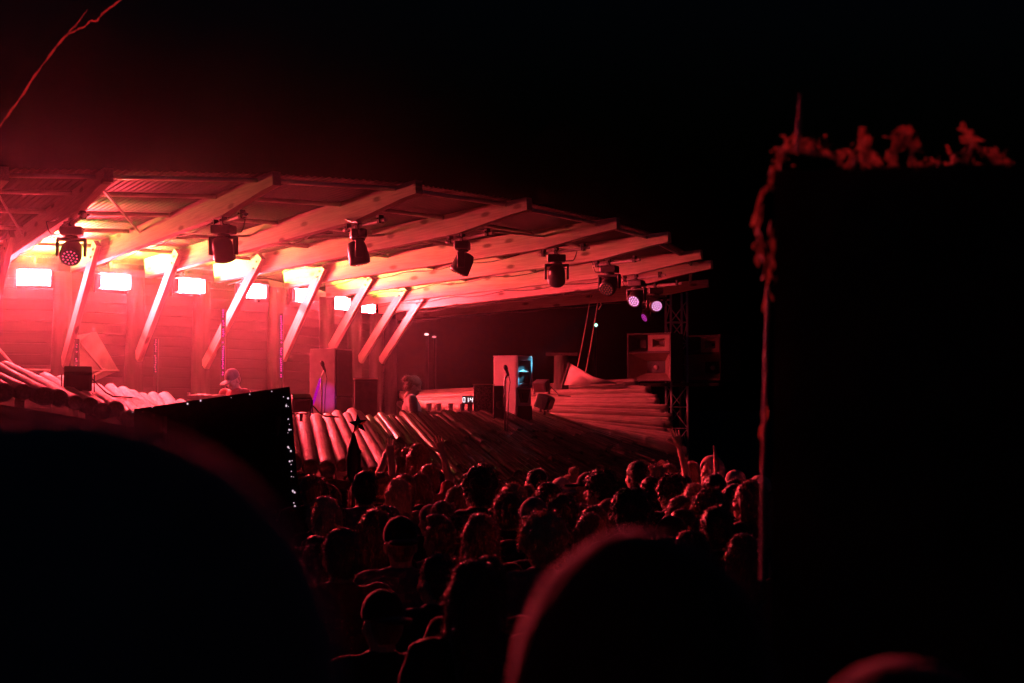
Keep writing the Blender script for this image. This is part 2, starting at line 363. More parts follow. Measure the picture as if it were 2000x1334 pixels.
# ------------------------------------------------------------------ strobe panels on the back wall
PAN = [(67, 543, 1, 'leftmost of the row'), (220, 551, 2, 'second from the left, above the mural'), (367, 559, 3, 'third from the left'),
       (489, 569, 4, 'fourth from left, crossed by a brace'), (590, 578, 5, 'fifth from the left'), (665, 593, 6, 'small and narrow, second from the right'), (716, 600, 7, 'rightmost, half behind a brace')]
for (px, py, i, lab) in PAN:
    Y = (POST[i].y + POST[i + 1].y) / 2 + 0.0 if i + 1 in POST else POST[i].y
    c = P(px, py, Y - 0.05)
    d = ((T[i] - B[i]) + (T[i + 1] - B[i + 1])); d.z = 0; d.normalize()
    az = math.atan2(d.y, d.x)
    if i == 1: az = math.atan2(-1, 0.25)
    root = thing('strobe_panel', 'glowing white rectangular light panel on the back wall, ' + lab, 'light panel', c, az + math.pi / 2, 'light panels on the back wall')
    Wp, Hp = 0.41, 0.185
    MB().bbox((0, 0.055, 0), (Wp + .03, 0.10, Hp + .03), b=.01).build('housing', M['black'], root, world=False)
    MB().box((0, -0.001, 0), (Wp, 0.008, Hp)).build('light_face', M['panel'], root, world=False)
    mb = MB(); mb.box((0, -.065, Hp / 2 + .012), (Wp + .03, .15, .006))
    hd = .11 if i <= 4 else .05
    for x_ in (-1, 1): mb.box((x_ * (Wp / 2 + .012), -.003 - hd / 2, 0), (.006, hd, Hp + .01))
    mb.build('hood', M['black'], root, world=False)  # hood added to keep the panel's light off the near rafter ends
    zs = Hp / 2 + .020; w2 = Wp / 2 - .02
    zb = zs + .026
    MB().add([(-w2, -.10, zs), (w2, -.10, zs), (w2, -.065, zb), (-w2, -.065, zb), (-w2, -.10, zs - .004), (w2, -.10, zs - .004), (w2, -.065, zb - .004), (-w2, -.065, zb - .004)], [(0, 1, 2, 3), (7, 6, 5, 4)]).build('rafter_fill_strip', M['rafter_fill'], root, world=False)  # hidden strip added to throw yellow-green light up onto the rafters
    mb = MB(); mb.box((0, -.108, zs + .011), (Wp, .008, .032)); mb.box((0, -.058, zs + .011), (Wp, .008, .036))
    for x_ in (-1, 1): mb.box((x_ * (w2 + .006), -.083, zs + .011), (.008, .041, .032))
    mb.build('fill_strip_shield', M['black'], root, world=False)  # lips added to keep the strip's light off the crowd
    mb = MB(); mb.box((-Wp / 2 - .03, .06, -.02), (.012, .04, .26)); mb.box((Wp / 2 + .03, .06, -.02), (.012, .04, .26)); mb.box((0, .06, .12), (Wp + .07, .04, .012)); mb.box((0, .06, .2), (.03, .03, .16))
    mb.build('bracket', M['black'], root, world=False)

# ------------------------------------------------------------------ moving heads
def build_head(led):
    hd = MB(); hd.lathe([(0.05, .16), (0.105, .15), (0.125, .09), (0.13, 0.0), (0.135, -.09), (0.125, -.13), (0.10, -.135)], 20)
    return hd
def moving_head(i, px, py, pan, tilt, led, label, leds=True, s=1.0):
    lo, hi = 0.0, 1.0
    for _ in range(40):
        mid = (lo + hi) / 2
        if px_of(beam_pt(i, mid) - Vector((0, 0, BH)))[0] < px: lo = mid
        else: hi = mid
    bp = beam_pt(i, lo) - Vector((0, 0, BH)); d = (T[i] - B[i]); d.z = 0; d.normalize(); az = math.atan2(d.y, d.x)
    root = thing('moving_head_light', label, 'stage light', bp, 0, 'moving head lights under the rafters')
    root.scale = (s, s, s)
    mb = MB(); L = 0.85; dv = (T[i] - B[i]).normalized()
    mb.tube([dv * (-.30) + Vector((0, 0, -.075)), dv * (L - .30) + Vector((0, 0, -.075))], 0.024, 10)
    mb.build('pipe', M['steel'], root, world=False)
    for tt in (-.22, .0, .45):
        mb = MB(); fr = frame_from(dv); mb.box(dv * tt + Vector((0, 0, -.055)), (.05, .07, .10), fr); mb.tube([dv * tt + fr @ Vector((0, -.06, -.05)), dv * tt + fr @ Vector((0, .08, -.05))], .012, 6)
        mb.build('clamp', M['black'], root, world=False)
    rp = rotz(pan); mb = MB()
    mb.bbox((0, 0, -.165), (.27, .20, .11), rp, .02); mb.lathe([(.075, -.22), (.085, -.235), (.08, -.25)], 14)
    base = mb.build('base', M['black'], root, world=False)
    mb = MB()
    mb.bbox((0, 0, -.268), (.36, .10, .04), rp, .012)
    for sx in (-1, 1): mb.bbox(rp @ Vector((sx * .163, 0, -.37)), (.035, .10, .21), rp, .012)
    mb.build('yoke', M['black'], root, world=False)
    head = MB().lathe([(0.04, .17), (0.10, .155), (0.122, .09), (0.13, 0.0), (0.135, -.09), (0.128, -.125), (0.112, -.13)], 22).build('head', M['black'], root, smooth=True, world=False)
    rot = rp.to_4x4() @ Matrix.Rotation(-tilt, 4, 'X'); rot.translation = Vector((0, 0, -.42)); head.matrix_local = rot
    lens = MB().lathe([(.108, -.131), (.108, -.134)], 22).build('lens', M['lens'], head, world=False)
    mb = MB()
    for rr, nn in ((0, 1), (.042, 6), (.083, 12)):
        for k in range(nn):
            a = 2 * math.pi * k / nn + .2; x, y = rr * math.cos(a), rr * math.sin(a)
            mb.lathe([(.0115, -.135), (.009, -.141)], 8, Matrix.Translation((x, y, 0)))
    o = mb.build('led', led, head, world=False); o['kind'] = 'stuff'
    pts = [Vector((.05, .02, -.13)) + rp @ Vector((.1, 0, 0)), rp @ Vector((-.24, 0.02, -.2)), rp @ Vector((-.30, .03, -.05)), dv * (-.35) + Vector((0, 0, .12)), dv * (-.42) + Vector((0, -.055, .18))]
    pts2 = []
    for k in range(len(pts) - 1):
        for u in (0, .33, .66): pts2.append(pts[k].lerp(pts[k + 1], u) + Vector((0, 0, -.03 * math.sin(u * 3))))
    MB().tube(pts2, .009, 5).build('cable', M['cable'], root, world=False)
    return root, bp
# pan 0 : beam tilts towards -Y for a positive tilt
HEADS = [(1, 140, 0, R(10), R(55), 'led_dim', 'black moving head hanging from the leftmost rafter with faint pink lens dots'),
 (2, 437, 0, R(165), R(25), 'led_red', 'dark moving head seen from behind under the rafter above the capped man', ),
 (3, 700, 0, R(100), R(12), 'led_red', 'black moving head seen from the side under the third long rafter'),
 (4, 903, 0, R(-95), R(25), 'led_red', 'black moving head pointing left on a pipe under the fourth long rafter'),
 (5, 1087, 0, R(180), R(50), 'led_red', 'black moving head turned away, its round back showing, right of centre'),
 (6, 1190, 0, R(-25), R(55), 'led_red', 'moving head with dull red lens dots, left of the lit pink lens'),
 (7, 1243, 0, R(-30), R(60), 'led_pink', 'moving head with lit pale pink lens dots, left of the brightest one'),
 (8, 1280, 0, R(5), R(72), 'led_pink', 'moving head with the brightest pink-white ring of lens dots'),
 (9, 1266, 0, R(-62), R(62), 'led_magenta', 'small moving head with narrow magenta lens below the brightest one')]
HP = {}
for (i, px, _, pan, tilt, led, lab) in HEADS:
    HP[i] = moving_head(i, px, 0, pan, tilt, M[led], lab, s=0.92 if i < 9 else .8)
def spot(name, frm, to, col, power, ang, parent):
    ld = bpy.data.lights.new(name, 'SPOT'); ld.color = col; ld.energy = power; ld.spot_size = ang; ld.spot_blend = .5; ld.shadow_soft_size = .05
    o = bpy.data.objects.new(name, ld); COL.objects.link(o); o.location = frm
    o.rotation_euler = (Vector(to) - Vector(frm)).to_track_quat('-Z', 'Y').to_euler()
    if parent is not None:
        inv = parent_world(parent).inverted(); m4 = inv @ (Matrix.Translation(o.location) @ o.rotation_euler.to_matrix().to_4x4()); o.parent = parent; o.matrix_local = m4
    return o
spot('cyan_beam', HP[6][1] + Vector((-.05, -.2, -.62)), P(1027, 722, 19.35), (0.16, 0.70, 1.0), 4500, R(4.5), HP[6][0])
spot('magenta_beam', HP[1][1] + Vector((.1, -.2, -.6)), P(628, 770, 18.6), (0.55, 0.05, 1.0), 300, R(5), HP[1][0])
spot('rose_fill', HP[3][1] + Vector((-.05, 0, -.6)), P(462, 745, 18.0), (1.0, 0.22, 0.50), 80, R(13), HP[3][0])
spot('rose_fill', HP[4][1] + Vector((-.1, .05, -.55)), P(808, 770, 17.9), (1.0, 0.25, 0.36), 55, R(12), HP[4][0])  # spot added to brighten the woman on stage

# ------------------------------------------------------------------ bamboo skirt
def interp(ctrl, u):
    n = len(ctrl) - 1; x = u * n; k = min(int(x), n - 1); f = x - k
    p0, p1, p2, p3 = [Vector(ctrl[min(max(j, 0), n)]) for j in (k - 1, k, k + 1, k + 2)]
    return 0.5 * ((2 * p1) + (p2 - p0) * f + (2 * p0 - 5 * p1 + 4 * p2 - p3) * f * f + (3 * p1 - p0 - 3 * p2 + p3) * f ** 3)
def bamboo_pole(a, b, r, parent, material, name='bamboo_pole', node=0.27, n=11):
    d = b - a; L = d.length; t = d.normalized(); k = max(2, int(L / node)); ph = random.uniform(.2, .8)
    ss = [(0, r * .98), (.02, r * .985)]; nodes = [(j + ph) / k for j in range(k) if .06 < (j + ph) / k < .94]
    for q in nodes:
        e = .010 / L; ss += [(q - 6 * e, r * .99), (q - 2.2 * e, r * .992), (q - e, r * 1.035), (q - .3 * e, r * 1.0), (q + .3 * e, r * 1.0), (q + e, r * 1.03), (q + 2.2 * e, r * .992), (q + 6 * e, r * .99)]
    ss += [(.98, r * .99), (1, r * .99)]
    bow = random.uniform(-.012, .012); up = Vector((0, 0, 1)); pts = [a + d * s + up * (bow * math.sin(math.pi * s)) for s, _ in ss]
    rs = [x for _, x in ss]
    pts = [pts[0] + t * .04, pts[0]] + pts + [pts[-1], pts[-1] - t * .05]; rs = [rs[0] * .8, rs[0] * .8] + rs + [rs[-1] * .8, rs[-1] * .8]
    # degenerate tangents at repeated points: nudge
    pts[1] = pts[1] - t * .001; pts[-2] = pts[-2] + t * .001
    vs = []; u = Vector((0, 0, 1)).cross(t).normalized(); w = t.cross(u)
    for p, rr in zip(pts, rs):
        for k2 in range(n):
            an = 2 * math.pi * k2 / n; vs.append(p + (u * math.cos(an) + w * math.sin(an)) * rr)
    q = len(pts)
    fs = [(i * n + k2, i * n + (k2 + 1) % n, (i + 1) * n + (k2 + 1) % n, (i + 1) * n + k2) for i in range(q - 1) for k2 in range(n)]
    fs += [tuple(range(n))[::-1], tuple((q - 1) * n + k2 for k2 in range(n))]
    # local x along the pole so the grain follows it
    fr = frame_from(t); inv = fr.transposed(); m = MB(); m.add([inv @ (v - a) for v in vs], fs)
    o = m.build(name, material, parent, smooth=True, world=False)
    m4 = fr.to_4x4(); m4.translation = a - parent.location; o.matrix_local = m4
    return o
def split_bamboo(a, b, r, parent, material, name='split_bamboo'):
    d = b - a; L = d.length; fr = frame_from(d); n = 7; vs = []; sts = [0, .3, .32, .34, .72, .74, .76, 1]; bulge = [1, 1, 1.09, 1, 1, 1.09, 1, 1]
    for s, bl in zip(sts, bulge):
        for rr, flip in ((r * bl, 0), (r * .82, 1)):
            for k in range(n):
                an = R(-12) + (math.pi + R(24)) * k / (n - 1); vs.append((s * L, rr * math.cos(an), rr * math.sin(an)))
    fs = []; m = 2 * n
    for i in range(len(sts) - 1):
        for k in range(n - 1):
            fs.append((i * m + k, i * m + k + 1, (i + 1) * m + k + 1, (i + 1) * m + k)); fs.append((i * m + n + k + 1, i * m + n + k, (i + 1) * m + n + k, (i + 1) * m + n + k + 1))
        fs.append((i * m + n, i * m, (i + 1) * m, (i + 1) * m + n)); fs.append((i * m + n - 1, i * m + 2 * n - 1, (i + 1) * m + 2 * n - 1, (i + 1) * m + n - 1))
    for i in (0, len(sts) - 1):
        for k in range(n - 1): fs.append((i * m + k, i * m + n + k, i * m + n + k + 1, i * m + k + 1))
    o = MB().add(vs, fs).build(name, material, parent, smooth=False, world=False)
    m4 = fr.to_4x4(); m4.translation = a - parent.location; o.matrix_local = m4
    return o
skirt = thing('bamboo_skirt', 'sloping fan of bamboo canes around the front of the stage', 'bamboo skirt', (0, 17, 0))
# left: thick canes pointing at the meadow
INL = [P(-260, 680, 15.2), P(-20, 716, 15.3), P(200, 762, 15.8), P(340, 786, 16.2), P(585, 814, 16.8), P(700, 815, 17.2)]
OUL = [P(-130, 745, 12.9), P(95, 782, 13.0), P(260, 812, 13.2), P(380, 845, 13.6), P(600, 905, 14.3), P(775, 930, 14.6)]
NL = 32
for k in range(NL):
    u = k / (NL - 1); a, b = interp(INL, u), interp(OUL, u)
    b = b + (b - a).normalized() * random.uniform(-.12, .1); a = a + (a - b).normalized() * random.uniform(-.1, .12)
    bamboo_pole(a + Vector((0, 0, random.uniform(-.03, .03))), b + Vector((0, 0, random.uniform(-.03, .03))), random.uniform(.066, .092), skirt, M['bamboo'], node=.36)
# front: split canes laid like tiles
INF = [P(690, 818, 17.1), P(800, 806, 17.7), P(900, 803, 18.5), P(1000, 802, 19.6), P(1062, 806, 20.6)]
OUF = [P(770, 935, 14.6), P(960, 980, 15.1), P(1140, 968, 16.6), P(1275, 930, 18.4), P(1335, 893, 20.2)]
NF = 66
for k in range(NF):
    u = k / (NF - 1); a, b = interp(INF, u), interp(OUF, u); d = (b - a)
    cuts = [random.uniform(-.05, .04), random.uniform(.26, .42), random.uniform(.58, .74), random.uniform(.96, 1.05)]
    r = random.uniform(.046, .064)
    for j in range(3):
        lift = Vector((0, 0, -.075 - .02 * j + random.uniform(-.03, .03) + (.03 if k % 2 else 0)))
        split_bamboo(a + d * (cuts[j] - (.02 if j else 0)) + lift, a + d * cuts[j + 1] + lift + Vector((0, 0, random.uniform(-.01, .01))), r, skirt, M['bamboo_shade'])
# right: long canes reaching out to the side
INR = [P(1015, 806, 20.9), P(905, 803, 22.6), P(850, 796, 24.6), P(800, 784, 26.8), P(780, 772, 28.8)]
OUR = [P(1333, 884, 20.9), P(1318, 846, 22.8), P(1296, 802, 25.0), P(1268, 768, 27.0), P(1238, 748, 28.9)]
NR = 34
for k in range(NR):
    u = k / (NR - 1); a, b = interp(INR, u), interp(OUR, u); d = b - a
    b = b + d.normalized() * random.uniform(-.14, .10)
    dz = Vector((0, 0, random.uniform(-.05, .05)))
    bamboo_pole(a + dz, b + dz + Vector((0, 0, random.uniform(-.02, .02))), random.choice((.048, .052, .058, .062, .085)), skirt, M['bamboo'], node=.50, n=11)
# the frame under the canes
def rail(ctrl, name, dz):
    pts = [interp(ctrl, k / 16) + Vector((0, 0, dz)) for k in range(17)]
    MB().tube(pts, .06, 8).build(name, M['log'], skirt, smooth=True)
    for k in range(0, 17, 2):
        p = pts[k]; MB().tube([Vector((p.x, p.y, -.05)), p], .055, 8).build('frame_post', M['log'], skirt, smooth=True)
for c in (INL, OUL, INF, OUF, INR, OUR): rail(c, 'frame_rail', -.17)
# dark cloth hung below the canes' lower ends
def drape(ctrl):
    mb = MB(); vs = []; n = 90
    for k in range(n + 1):
        p = interp(ctrl, k / n); q = Vector((p.x, p.y, 0)); i = (CC - q).normalized() * (.22 + .035 * math.sin(k * 1.7)); q += Vector((i.x, i.y, 0))
        vs += [Vector((q.x, q.y, p.z - .16)), Vector((q.x, q.y, 0.02)), Vector((q.x + i.x * .12, q.y + i.y * .12, p.z - .16)), Vector((q.x + i.x * .12, q.y + i.y * .12, .02))]
    fs = []
    for k in range(n): a = 4 * k; fs += [(a, a + 1, a + 5, a + 4), (a + 6, a + 7, a + 3, a + 2), (a, a + 4, a + 6, a + 2), (a + 1, a + 3, a + 7, a + 5)]
    MB().add(vs, fs).build('skirt_cloth', M['blackmat'], skirt, smooth=True)
drape(OUL); drape(OUF); drape(OUR)

# ------------------------------------------------------------------ speakers and stage things
def cab(name, label, cat, px0, pxm, px1, py_top, Y, ztop, zbot, m_side, m_front, wl, wr, lean=0.0, extra=None):
    """a cabinet whose near vertical edge stands at pxm; left face reaches px0, right face px1"""
    pm = P(pxm, py_top, Y); return pm
def box_thing(name, label, cat, edge, yaw, wl, wr, z0, z1, m_left, m_right, group=None):
    """near vertical edge at (edge.x, edge.y); left face runs wl along direction yaw, right face runs wr at right angles"""
    root = thing(name, label, cat, (edge.x, edge.y, z0), yaw, group)
    # local: near edge at origin, left face along -x, right face along +y
    h = z1 - z0
    body = MB().bbox((-wl / 2, wr / 2, h / 2), (wl, wr, h), b=.012).build('cabinet', m_left, root, world=False)
    return root, h
# tall dark stack left of centre
e = P(655, 680, 18.6); root, h = box_thing('speaker_stack', 'tall black speaker stack with grey side, behind the microphone left of centre', 'speaker', e, R(-26), .40, .40, FZ, e.z, M['cabside'], M['cab'])
for j, (z0, z1) in enumerate(((.02, .66), (.68, 1.32), (1.34, h - .02))):
    f = MB().bbox((.008, .20, (z0 + z1) / 2), (.018, .38, z1 - z0), b=.006).build('front_grille', M['cab'], root, world=False)
e = P(692, 741, 18.3); root, h = box_thing('side_speaker', 'low black speaker with a pale top edge beside the tall stack', 'speaker', e, R(-80), .06, .30, FZ, e.z, M['cab'], M['cab'])
MB().bbox((-.06, .15, h + .008), (.2, .31, .014), b=.004).build('top_board', M['hornwood'], root, world=False)
MB().bbox((-.06, .15, h / 2 - .01), (.18, .29, h - .03), b=.006).build('front_grille', M['cab'], root, world=False)
# white tall speaker right of centre
e = P(1008, 696, 19.2); root, h = box_thing('white_speaker', 'tall white-sided speaker with slotted horn front, right of centre', 'speaker', e, R(-34), .37, .37, FZ, e.z, M['whitecab'], M['cyanpaint'])
mb = MB(); w = .36
fx = .012
for (y, z, sy, sz) in ((.02, h - .21, .035, .42), (w - .02, h - .21, .035, .42), (w / 2, h - .025, w - .08, .05), (w / 2, h - .405, w - .08, .035)): mb.bbox((fx, y, z), (.03, sy, sz), b=.005)
mb.build('horn_frame', M['cyanpaint'], root, world=False)
MB().bbox((.003, w / 2, h - .21), (.008, w - .07, .36), b=.002).build('horn_throat', M['black'], root, world=False)
for z in (h - .2, h - .37):
    mb = MB(); mb.add([(fx, .05, z), (fx, w / 2 - .03, z + .022), (fx, w - .1, z), (fx, w / 2 - .03, z - .012), (fx + .03, .06, z), (fx + .03, w / 2 - .03, z + .015), (fx + .03, w - .11, z), (fx + .03, w / 2 - .03, z - .008)],
                      [(0, 1, 2, 3), (7, 6, 5, 4), (0, 4, 5, 1), (1, 5, 6, 2), (2, 6, 7, 3), (3, 7, 4, 0)])
    mb.build('horn_vane', M['whitecab'], root, world=False)
mb = MB(); mb.add([(fx, .03, h - .44), (fx, w - .03, h - .44), (fx, w - .1, h - .62), (fx, .1, h - .62), (fx - .01, .03, h - .44), (fx - .01, w - .03, h - .44), (fx - .01, w - .1, h - .62), (fx - .01, .1, h - .62)], [(0, 1, 2, 3), (7, 6, 5, 4), (0, 4, 5, 1), (1, 5, 6, 2), (2, 6, 7, 3), (3, 7, 4, 0)])
mb.build('lower_horn', M['cab'], root, world=False)
MB().bbox((fx + .008, w / 2, h - .53), (.02, .11, .09), b=.004).build('horn_mouth', M['black'], root, world=False)
MB().bbox((.012, w / 2, (h - .66) / 2), (.026, w - .005, h - .67), b=.006).build('front_grille', M['black'], root, world=False)
MB().bbox((-.18, .18, h + .008), (.38, .38, .014), b=.004).build('top_board', M['whitecab'], root, world=False)
# grille-fronted sub and its dark neighbour
e = P(961, 752, 18.9); root, h = box_thing('grille_speaker', 'squat speaker with a perforated metal front beside the white speaker', 'speaker', e, R(-6), .25, .30, FZ, e.z, M['cab'], M['cab'])
MB().bbox((-.125, -.012, h / 2), (.235, .02, h - .02), b=.004).build('front_grille', M['grille'], root, world=False)
MB().bbox((-.125, .15, h + .007), (.26, .32, .012), b=.004).build('top_edge', M['hornwood'], root, world=False)
e = P(987, 753, 18.7); root, h = box_thing('black_speaker', 'small plain black speaker between the grille-fronted and white speakers', 'speaker', e, R(0), .155, .3, FZ, e.z, M['black'], M['black'])
MB().lathe([(.05, 0), (.045, .01), (.02, .012)], 16, Matrix.Translation((-.078, -.003, h - .25)) @ Matrix.Rotation(R(90), 4, 'X')).build('driver', M['cab'], root, world=False)
# microphone stands
def mic(px, pyt, pyb, Y, label, m):
    t = P(px, pyt, Y); b = P(px - 3, pyb, Y); root = thing('microphone_stand', label, 'microphone', (b.x, b.y, FZ), 0, 'microphone stands')
    MB().tube([(b.x, b.y, FZ), (b.x, b.y, t.z - .16), (t.x + .02, t.y, t.z - .10)], .012, 8).build('pole', m, root, smooth=True)
    MB().lathe([(.14, 0), (.14, .012), (.02, .025)], 18, Matrix.Translation((b.x, b.y, FZ))).build('foot', M['black'], root)
    d = (Vector((t.x - .015, t.y, t.z)) - Vector((t.x + .03, t.y, t.z - .12))); mt = Matrix.Translation((t.x + .03, t.y, t.z - .12)) @ d.to_track_quat('Z', 'Y').to_matrix().to_4x4()
    mi = MB().lathe([(.010, 0), (.016, .02), (.019, .08), (.026, .09), (.028, .12), (.02, .145), (.006, .152)], 12, mt).build('microphone', M['black'], root, smooth=True)
    MB().tube([(t.x + .03, t.y, t.z - .12), (t.x + .05, t.y, t.z - .2), (t.x + .03, t.y, t.z - .35), (b.x + .02, b.y - .02, FZ + .5), (b.x + .03, b.y, FZ + .03)], .006, 5).build('cable', M['cable'], root)
mic(631, 708, 800, 18.0, 'microphone on a pale stand before the tall dark speaker stack', M['steel'])
mic(989, 716, 800, 18.4, 'microphone on a dark stand before the white speaker', M['black'])
# clock
c = P(917, 781, 19.6); root = thing('digital_clock', 'small black digital clock showing 01:44 left of the grille-fronted speaker', 'clock', c - Vector((0, 0, .07)), R(-8))
MB().bbox((0, 0, .07), (.20, .05, .11), b=.008).build('case', M['black'], root, world=False)
SEG = {'0': 'abcdef', '1': 'bc', '4': 'bcfg'}
def digit(mb, ch, x):
    w, h, t = .014, .03, .006
    for sname in SEG[ch]:
        cx, cz, sx, sz = {'a': (0, h, 2 * w, t), 'd': (0, -h, 2 * w, t), 'g': (0, 0, 2 * w, t), 'b': (w, h / 2, t, h), 'c': (w, -h / 2, t, h), 'f': (-w, h / 2, t, h), 'e': (-w, -h / 2, t, h)}[sname]
        mb.box((x + cx, -.028, .07 + cz), (sx, .004, sz))
mb = MB()
for ch, x in zip('0144', (-.072, -.028, .03, .074)): digit(mb, ch, x)
mb.box((0, -.028, .083), (.007, .004, .007)); mb.box((0, -.028, .057), (.007, .004, .007))
mb.build('digits', M['led_white'], root, world=False)
MB().box((0, .03, -.30), (.06, .04, .63)).build('stand', M['black'], root, world=False)
# DJ table with deck
tp = P(415, 788, 17.4); root = thing('deck_table', 'low table with a silver music deck before the capped man', 'table', (tp.x, tp.y, FZ), R(-8))
hz = tp.z - FZ
MB().bbox((0, .1, hz), (1.1, .5, .04), b=.01).build('table_top', M['plank'], root, world=False)
for sx in (-.5, .5):
    for sy in (-.1, .3): MB().box((sx, sy, hz / 2), (.05, .05, hz - .03)).build('leg', M['plank'], root, world=False)
dk = thing('music_deck', 'flat silver deck on the table lit violet', 'deck', P(405, 776, 17.5) - Vector((0, 0, .03)), R(-8))
MB().bbox((0, 0, .03), (.42, .28, .06), b=.01).build('case', M['steel'], dk, world=False)
MB().lathe([(.09, .062), (.09, .07), (.03, .074)], 20, Matrix.Translation((-.09, 0, 0))).build('jog_wheel', M['black'], dk, world=False)
MB().lathe([(.02, .062), (.018, .09)], 10, Matrix.Translation((-.2, -.1, 0))).build('knob', M['steel'], dk, world=False)
# violet LED tube leaning by the tall stack
a, b = P(636, 706, 18.25), P(607, 803, 17.9)
root = thing('light_tube', 'leaning violet light tube left of the pale microphone stand', 'light tube', (b.x, b.y, FZ))
MB().tube([b, a.lerp(b, .35)], .016, 8).build('tube', emat('violet_tube', (0.42, 0.0, 0.42), .85), root)
MB().tube([b + Vector((0, 0, FZ - b.z)), b], .022, 8).build('foot', M['black'], root)
# wedge monitor boxes and small lamps on the canes
def small_lamp(px, py, Y, s, label, yaw=0.3):
    p = P(px, py, Y); root = thing('flood_lamp', label, 'lamp', p, yaw, 'small lamps on the bamboo')
    MB().bbox((0, 0, .10 * s), (.20 * s, .14 * s, .15 * s), Matrix.Rotation(.35, 3, 'X'), .012).build('housing', M['black'], root, world=False)
    mb = MB(); mb.box((-.115 * s, 0, .06 * s), (.012, .03, .14 * s)); mb.box((.115 * s, 0, .06 * s), (.012, .03, .14 * s)); mb.box((0, 0, -.012), (.25 * s, .05, .012)); mb.tube([(0, 0, -.015), (0, 0, -.10)], .02, 6)
    mb.build('bracket', M['black'], root, world=False)
    MB().bbox((0, -.078 * s, .075 * s), (.16 * s, .012, .11 * s), Matrix.Rotation(.35, 3, 'X'), .004).build('lens', M['lens'], root, world=False)
    MB().tube([(.1 * s, .05, .1 * s), (.2 * s, .1, .0), (.25 * s, .02, -.04), (.4 * s, .1, -.05)], .008, 5).build('cable', M['cable'], root, world=False)
small_lamp(152, 766, 14.2, 1.35, 'black lamp clamped on the thick canes at the left')
small_lamp(588, 806, 16.0, 1.1, 'black lamp on the canes beside the dark board')
small_lamp(1063, 803, 20.2, 1.3, 'black lamp standing on the canes right of the white speaker', 1.2)
small_lamp(1058, 768, 23.5, 1.2, 'dark lamp on the canes behind, right of the white speaker', -.5)
# cups in a row behind the ridge
for k, px in enumerate((838, 857, 880, 903)):
    c = P(px, 803, 18.35); o = MB().lathe([(.030, 0), (.036, .10), (.033, .10), (.028, .008)], 14, Matrix.Translation((c.x, c.y, c.z))).build('cup', M['glass'])
    o.location = (0, 0, 0); tag(o, ['tumbler nearest the woman on the ridge of canes', 'second tumbler from the woman on the ridge', 'third tumbler from the woman on the ridge', 'tumbler nearest the grille-fronted speaker on the ridge'][k], 'cup', 'tumblers in a row')
shelf = thing('ridge_shelf', 'narrow board along the ridge carrying the tumblers', 'shelf', P(870, 804, 18.35))
MB().box((0, 0, -.018), (.62, .14, .03), rotz(R(25))).build('board', M['beam'], shelf, world=False)
for sx in (-.25, .25): MB().box(rotz(R(25)) @ Vector((sx, .03, (FZ - shelf.location.z) / 2)), (.04, .04, shelf.location.z - FZ)).build('leg', M['plank'], shelf, world=False)

# ------------------------------------------------------------------ right-hand background
# log post with crosspiece and canvas flap
b0 = P(1094, 752, 28.0); t0 = P(1096, 694, 28.0); root = thing('log_gatepost', 'thick upright log with a crosspiece behind the canes at right', 'post', (b0.x, b0.y, 0))
MB().tube([(b0.x, b0.y, 0), (b0.x + .02, b0.y, b0.z), (t0.x, t0.y, t0.z)], [.17, .15, .14], 14).build('log', M['log'], root, smooth=True)
MB().box(P(1097, 692, 28.0), (.62, .16, .06)).build('crosspiece', M['log'], root)
a, b, c2 = P(1112, 710, 27.6), P(1204, 750, 27.0), P(1098, 752, 27.3); cv = [a, b, c2]; nn = Vector((0, .03, .015))
root = thing('canvas_flap', 'pale canvas flap sloping down right of the upright log', 'canvas', (c2.x, c2.y, 0))
cm = a.lerp(b, .5) + Vector((0, .06, -.06)); cl = c2.lerp(b, .5) + Vector((0, -.05, 0))
vs = [a, cm, b, cl, c2]; MB().add(vs + [v + nn for v in vs], [(0, 1, 3, 4), (1, 2, 3), (9, 8, 6, 5), (8, 7, 6), (0, 5, 6, 1), (1, 6, 7, 2), (2, 7, 8, 3), (3, 8, 9, 4), (4, 9, 5, 0)]).build('cloth', M['canvas'], root, smooth=True)
MB().tube([Vector((c2.x, c2.y, 0)), c2, a], .03, 7).build('pole', M['log'], root)
# ropes from the last rafter
for (p0, p1, lab) in (((1157, 556), (1128, 716), 'left'), ((1169, 580), (1143, 730), 'right')):
    a, b = P(*p0, 28.2), P(*p1, 26.2); pts = [a.lerp(b, k / 10) + Vector((0, 0, -.06 * math.sin(math.pi * k / 10))) for k in range(11)]
    b2 = Vector((b.x, b.y, b.z)); root = thing('hanging_rope', 'thin rope hanging from the lowest rafter, the %s one of two' % lab, 'rope', b2, 0, 'ropes under the rafters')
    MB().tube(pts, .008, 6).build('strand', M['rope'], root, smooth=True)
    MB().tube([a + Vector((.02, 0, -.05)), a + Vector((.05, -.03, -.16)), a + Vector((0, 0, -.25))], .012, 6).build('knot', M['rope'], root, smooth=True)
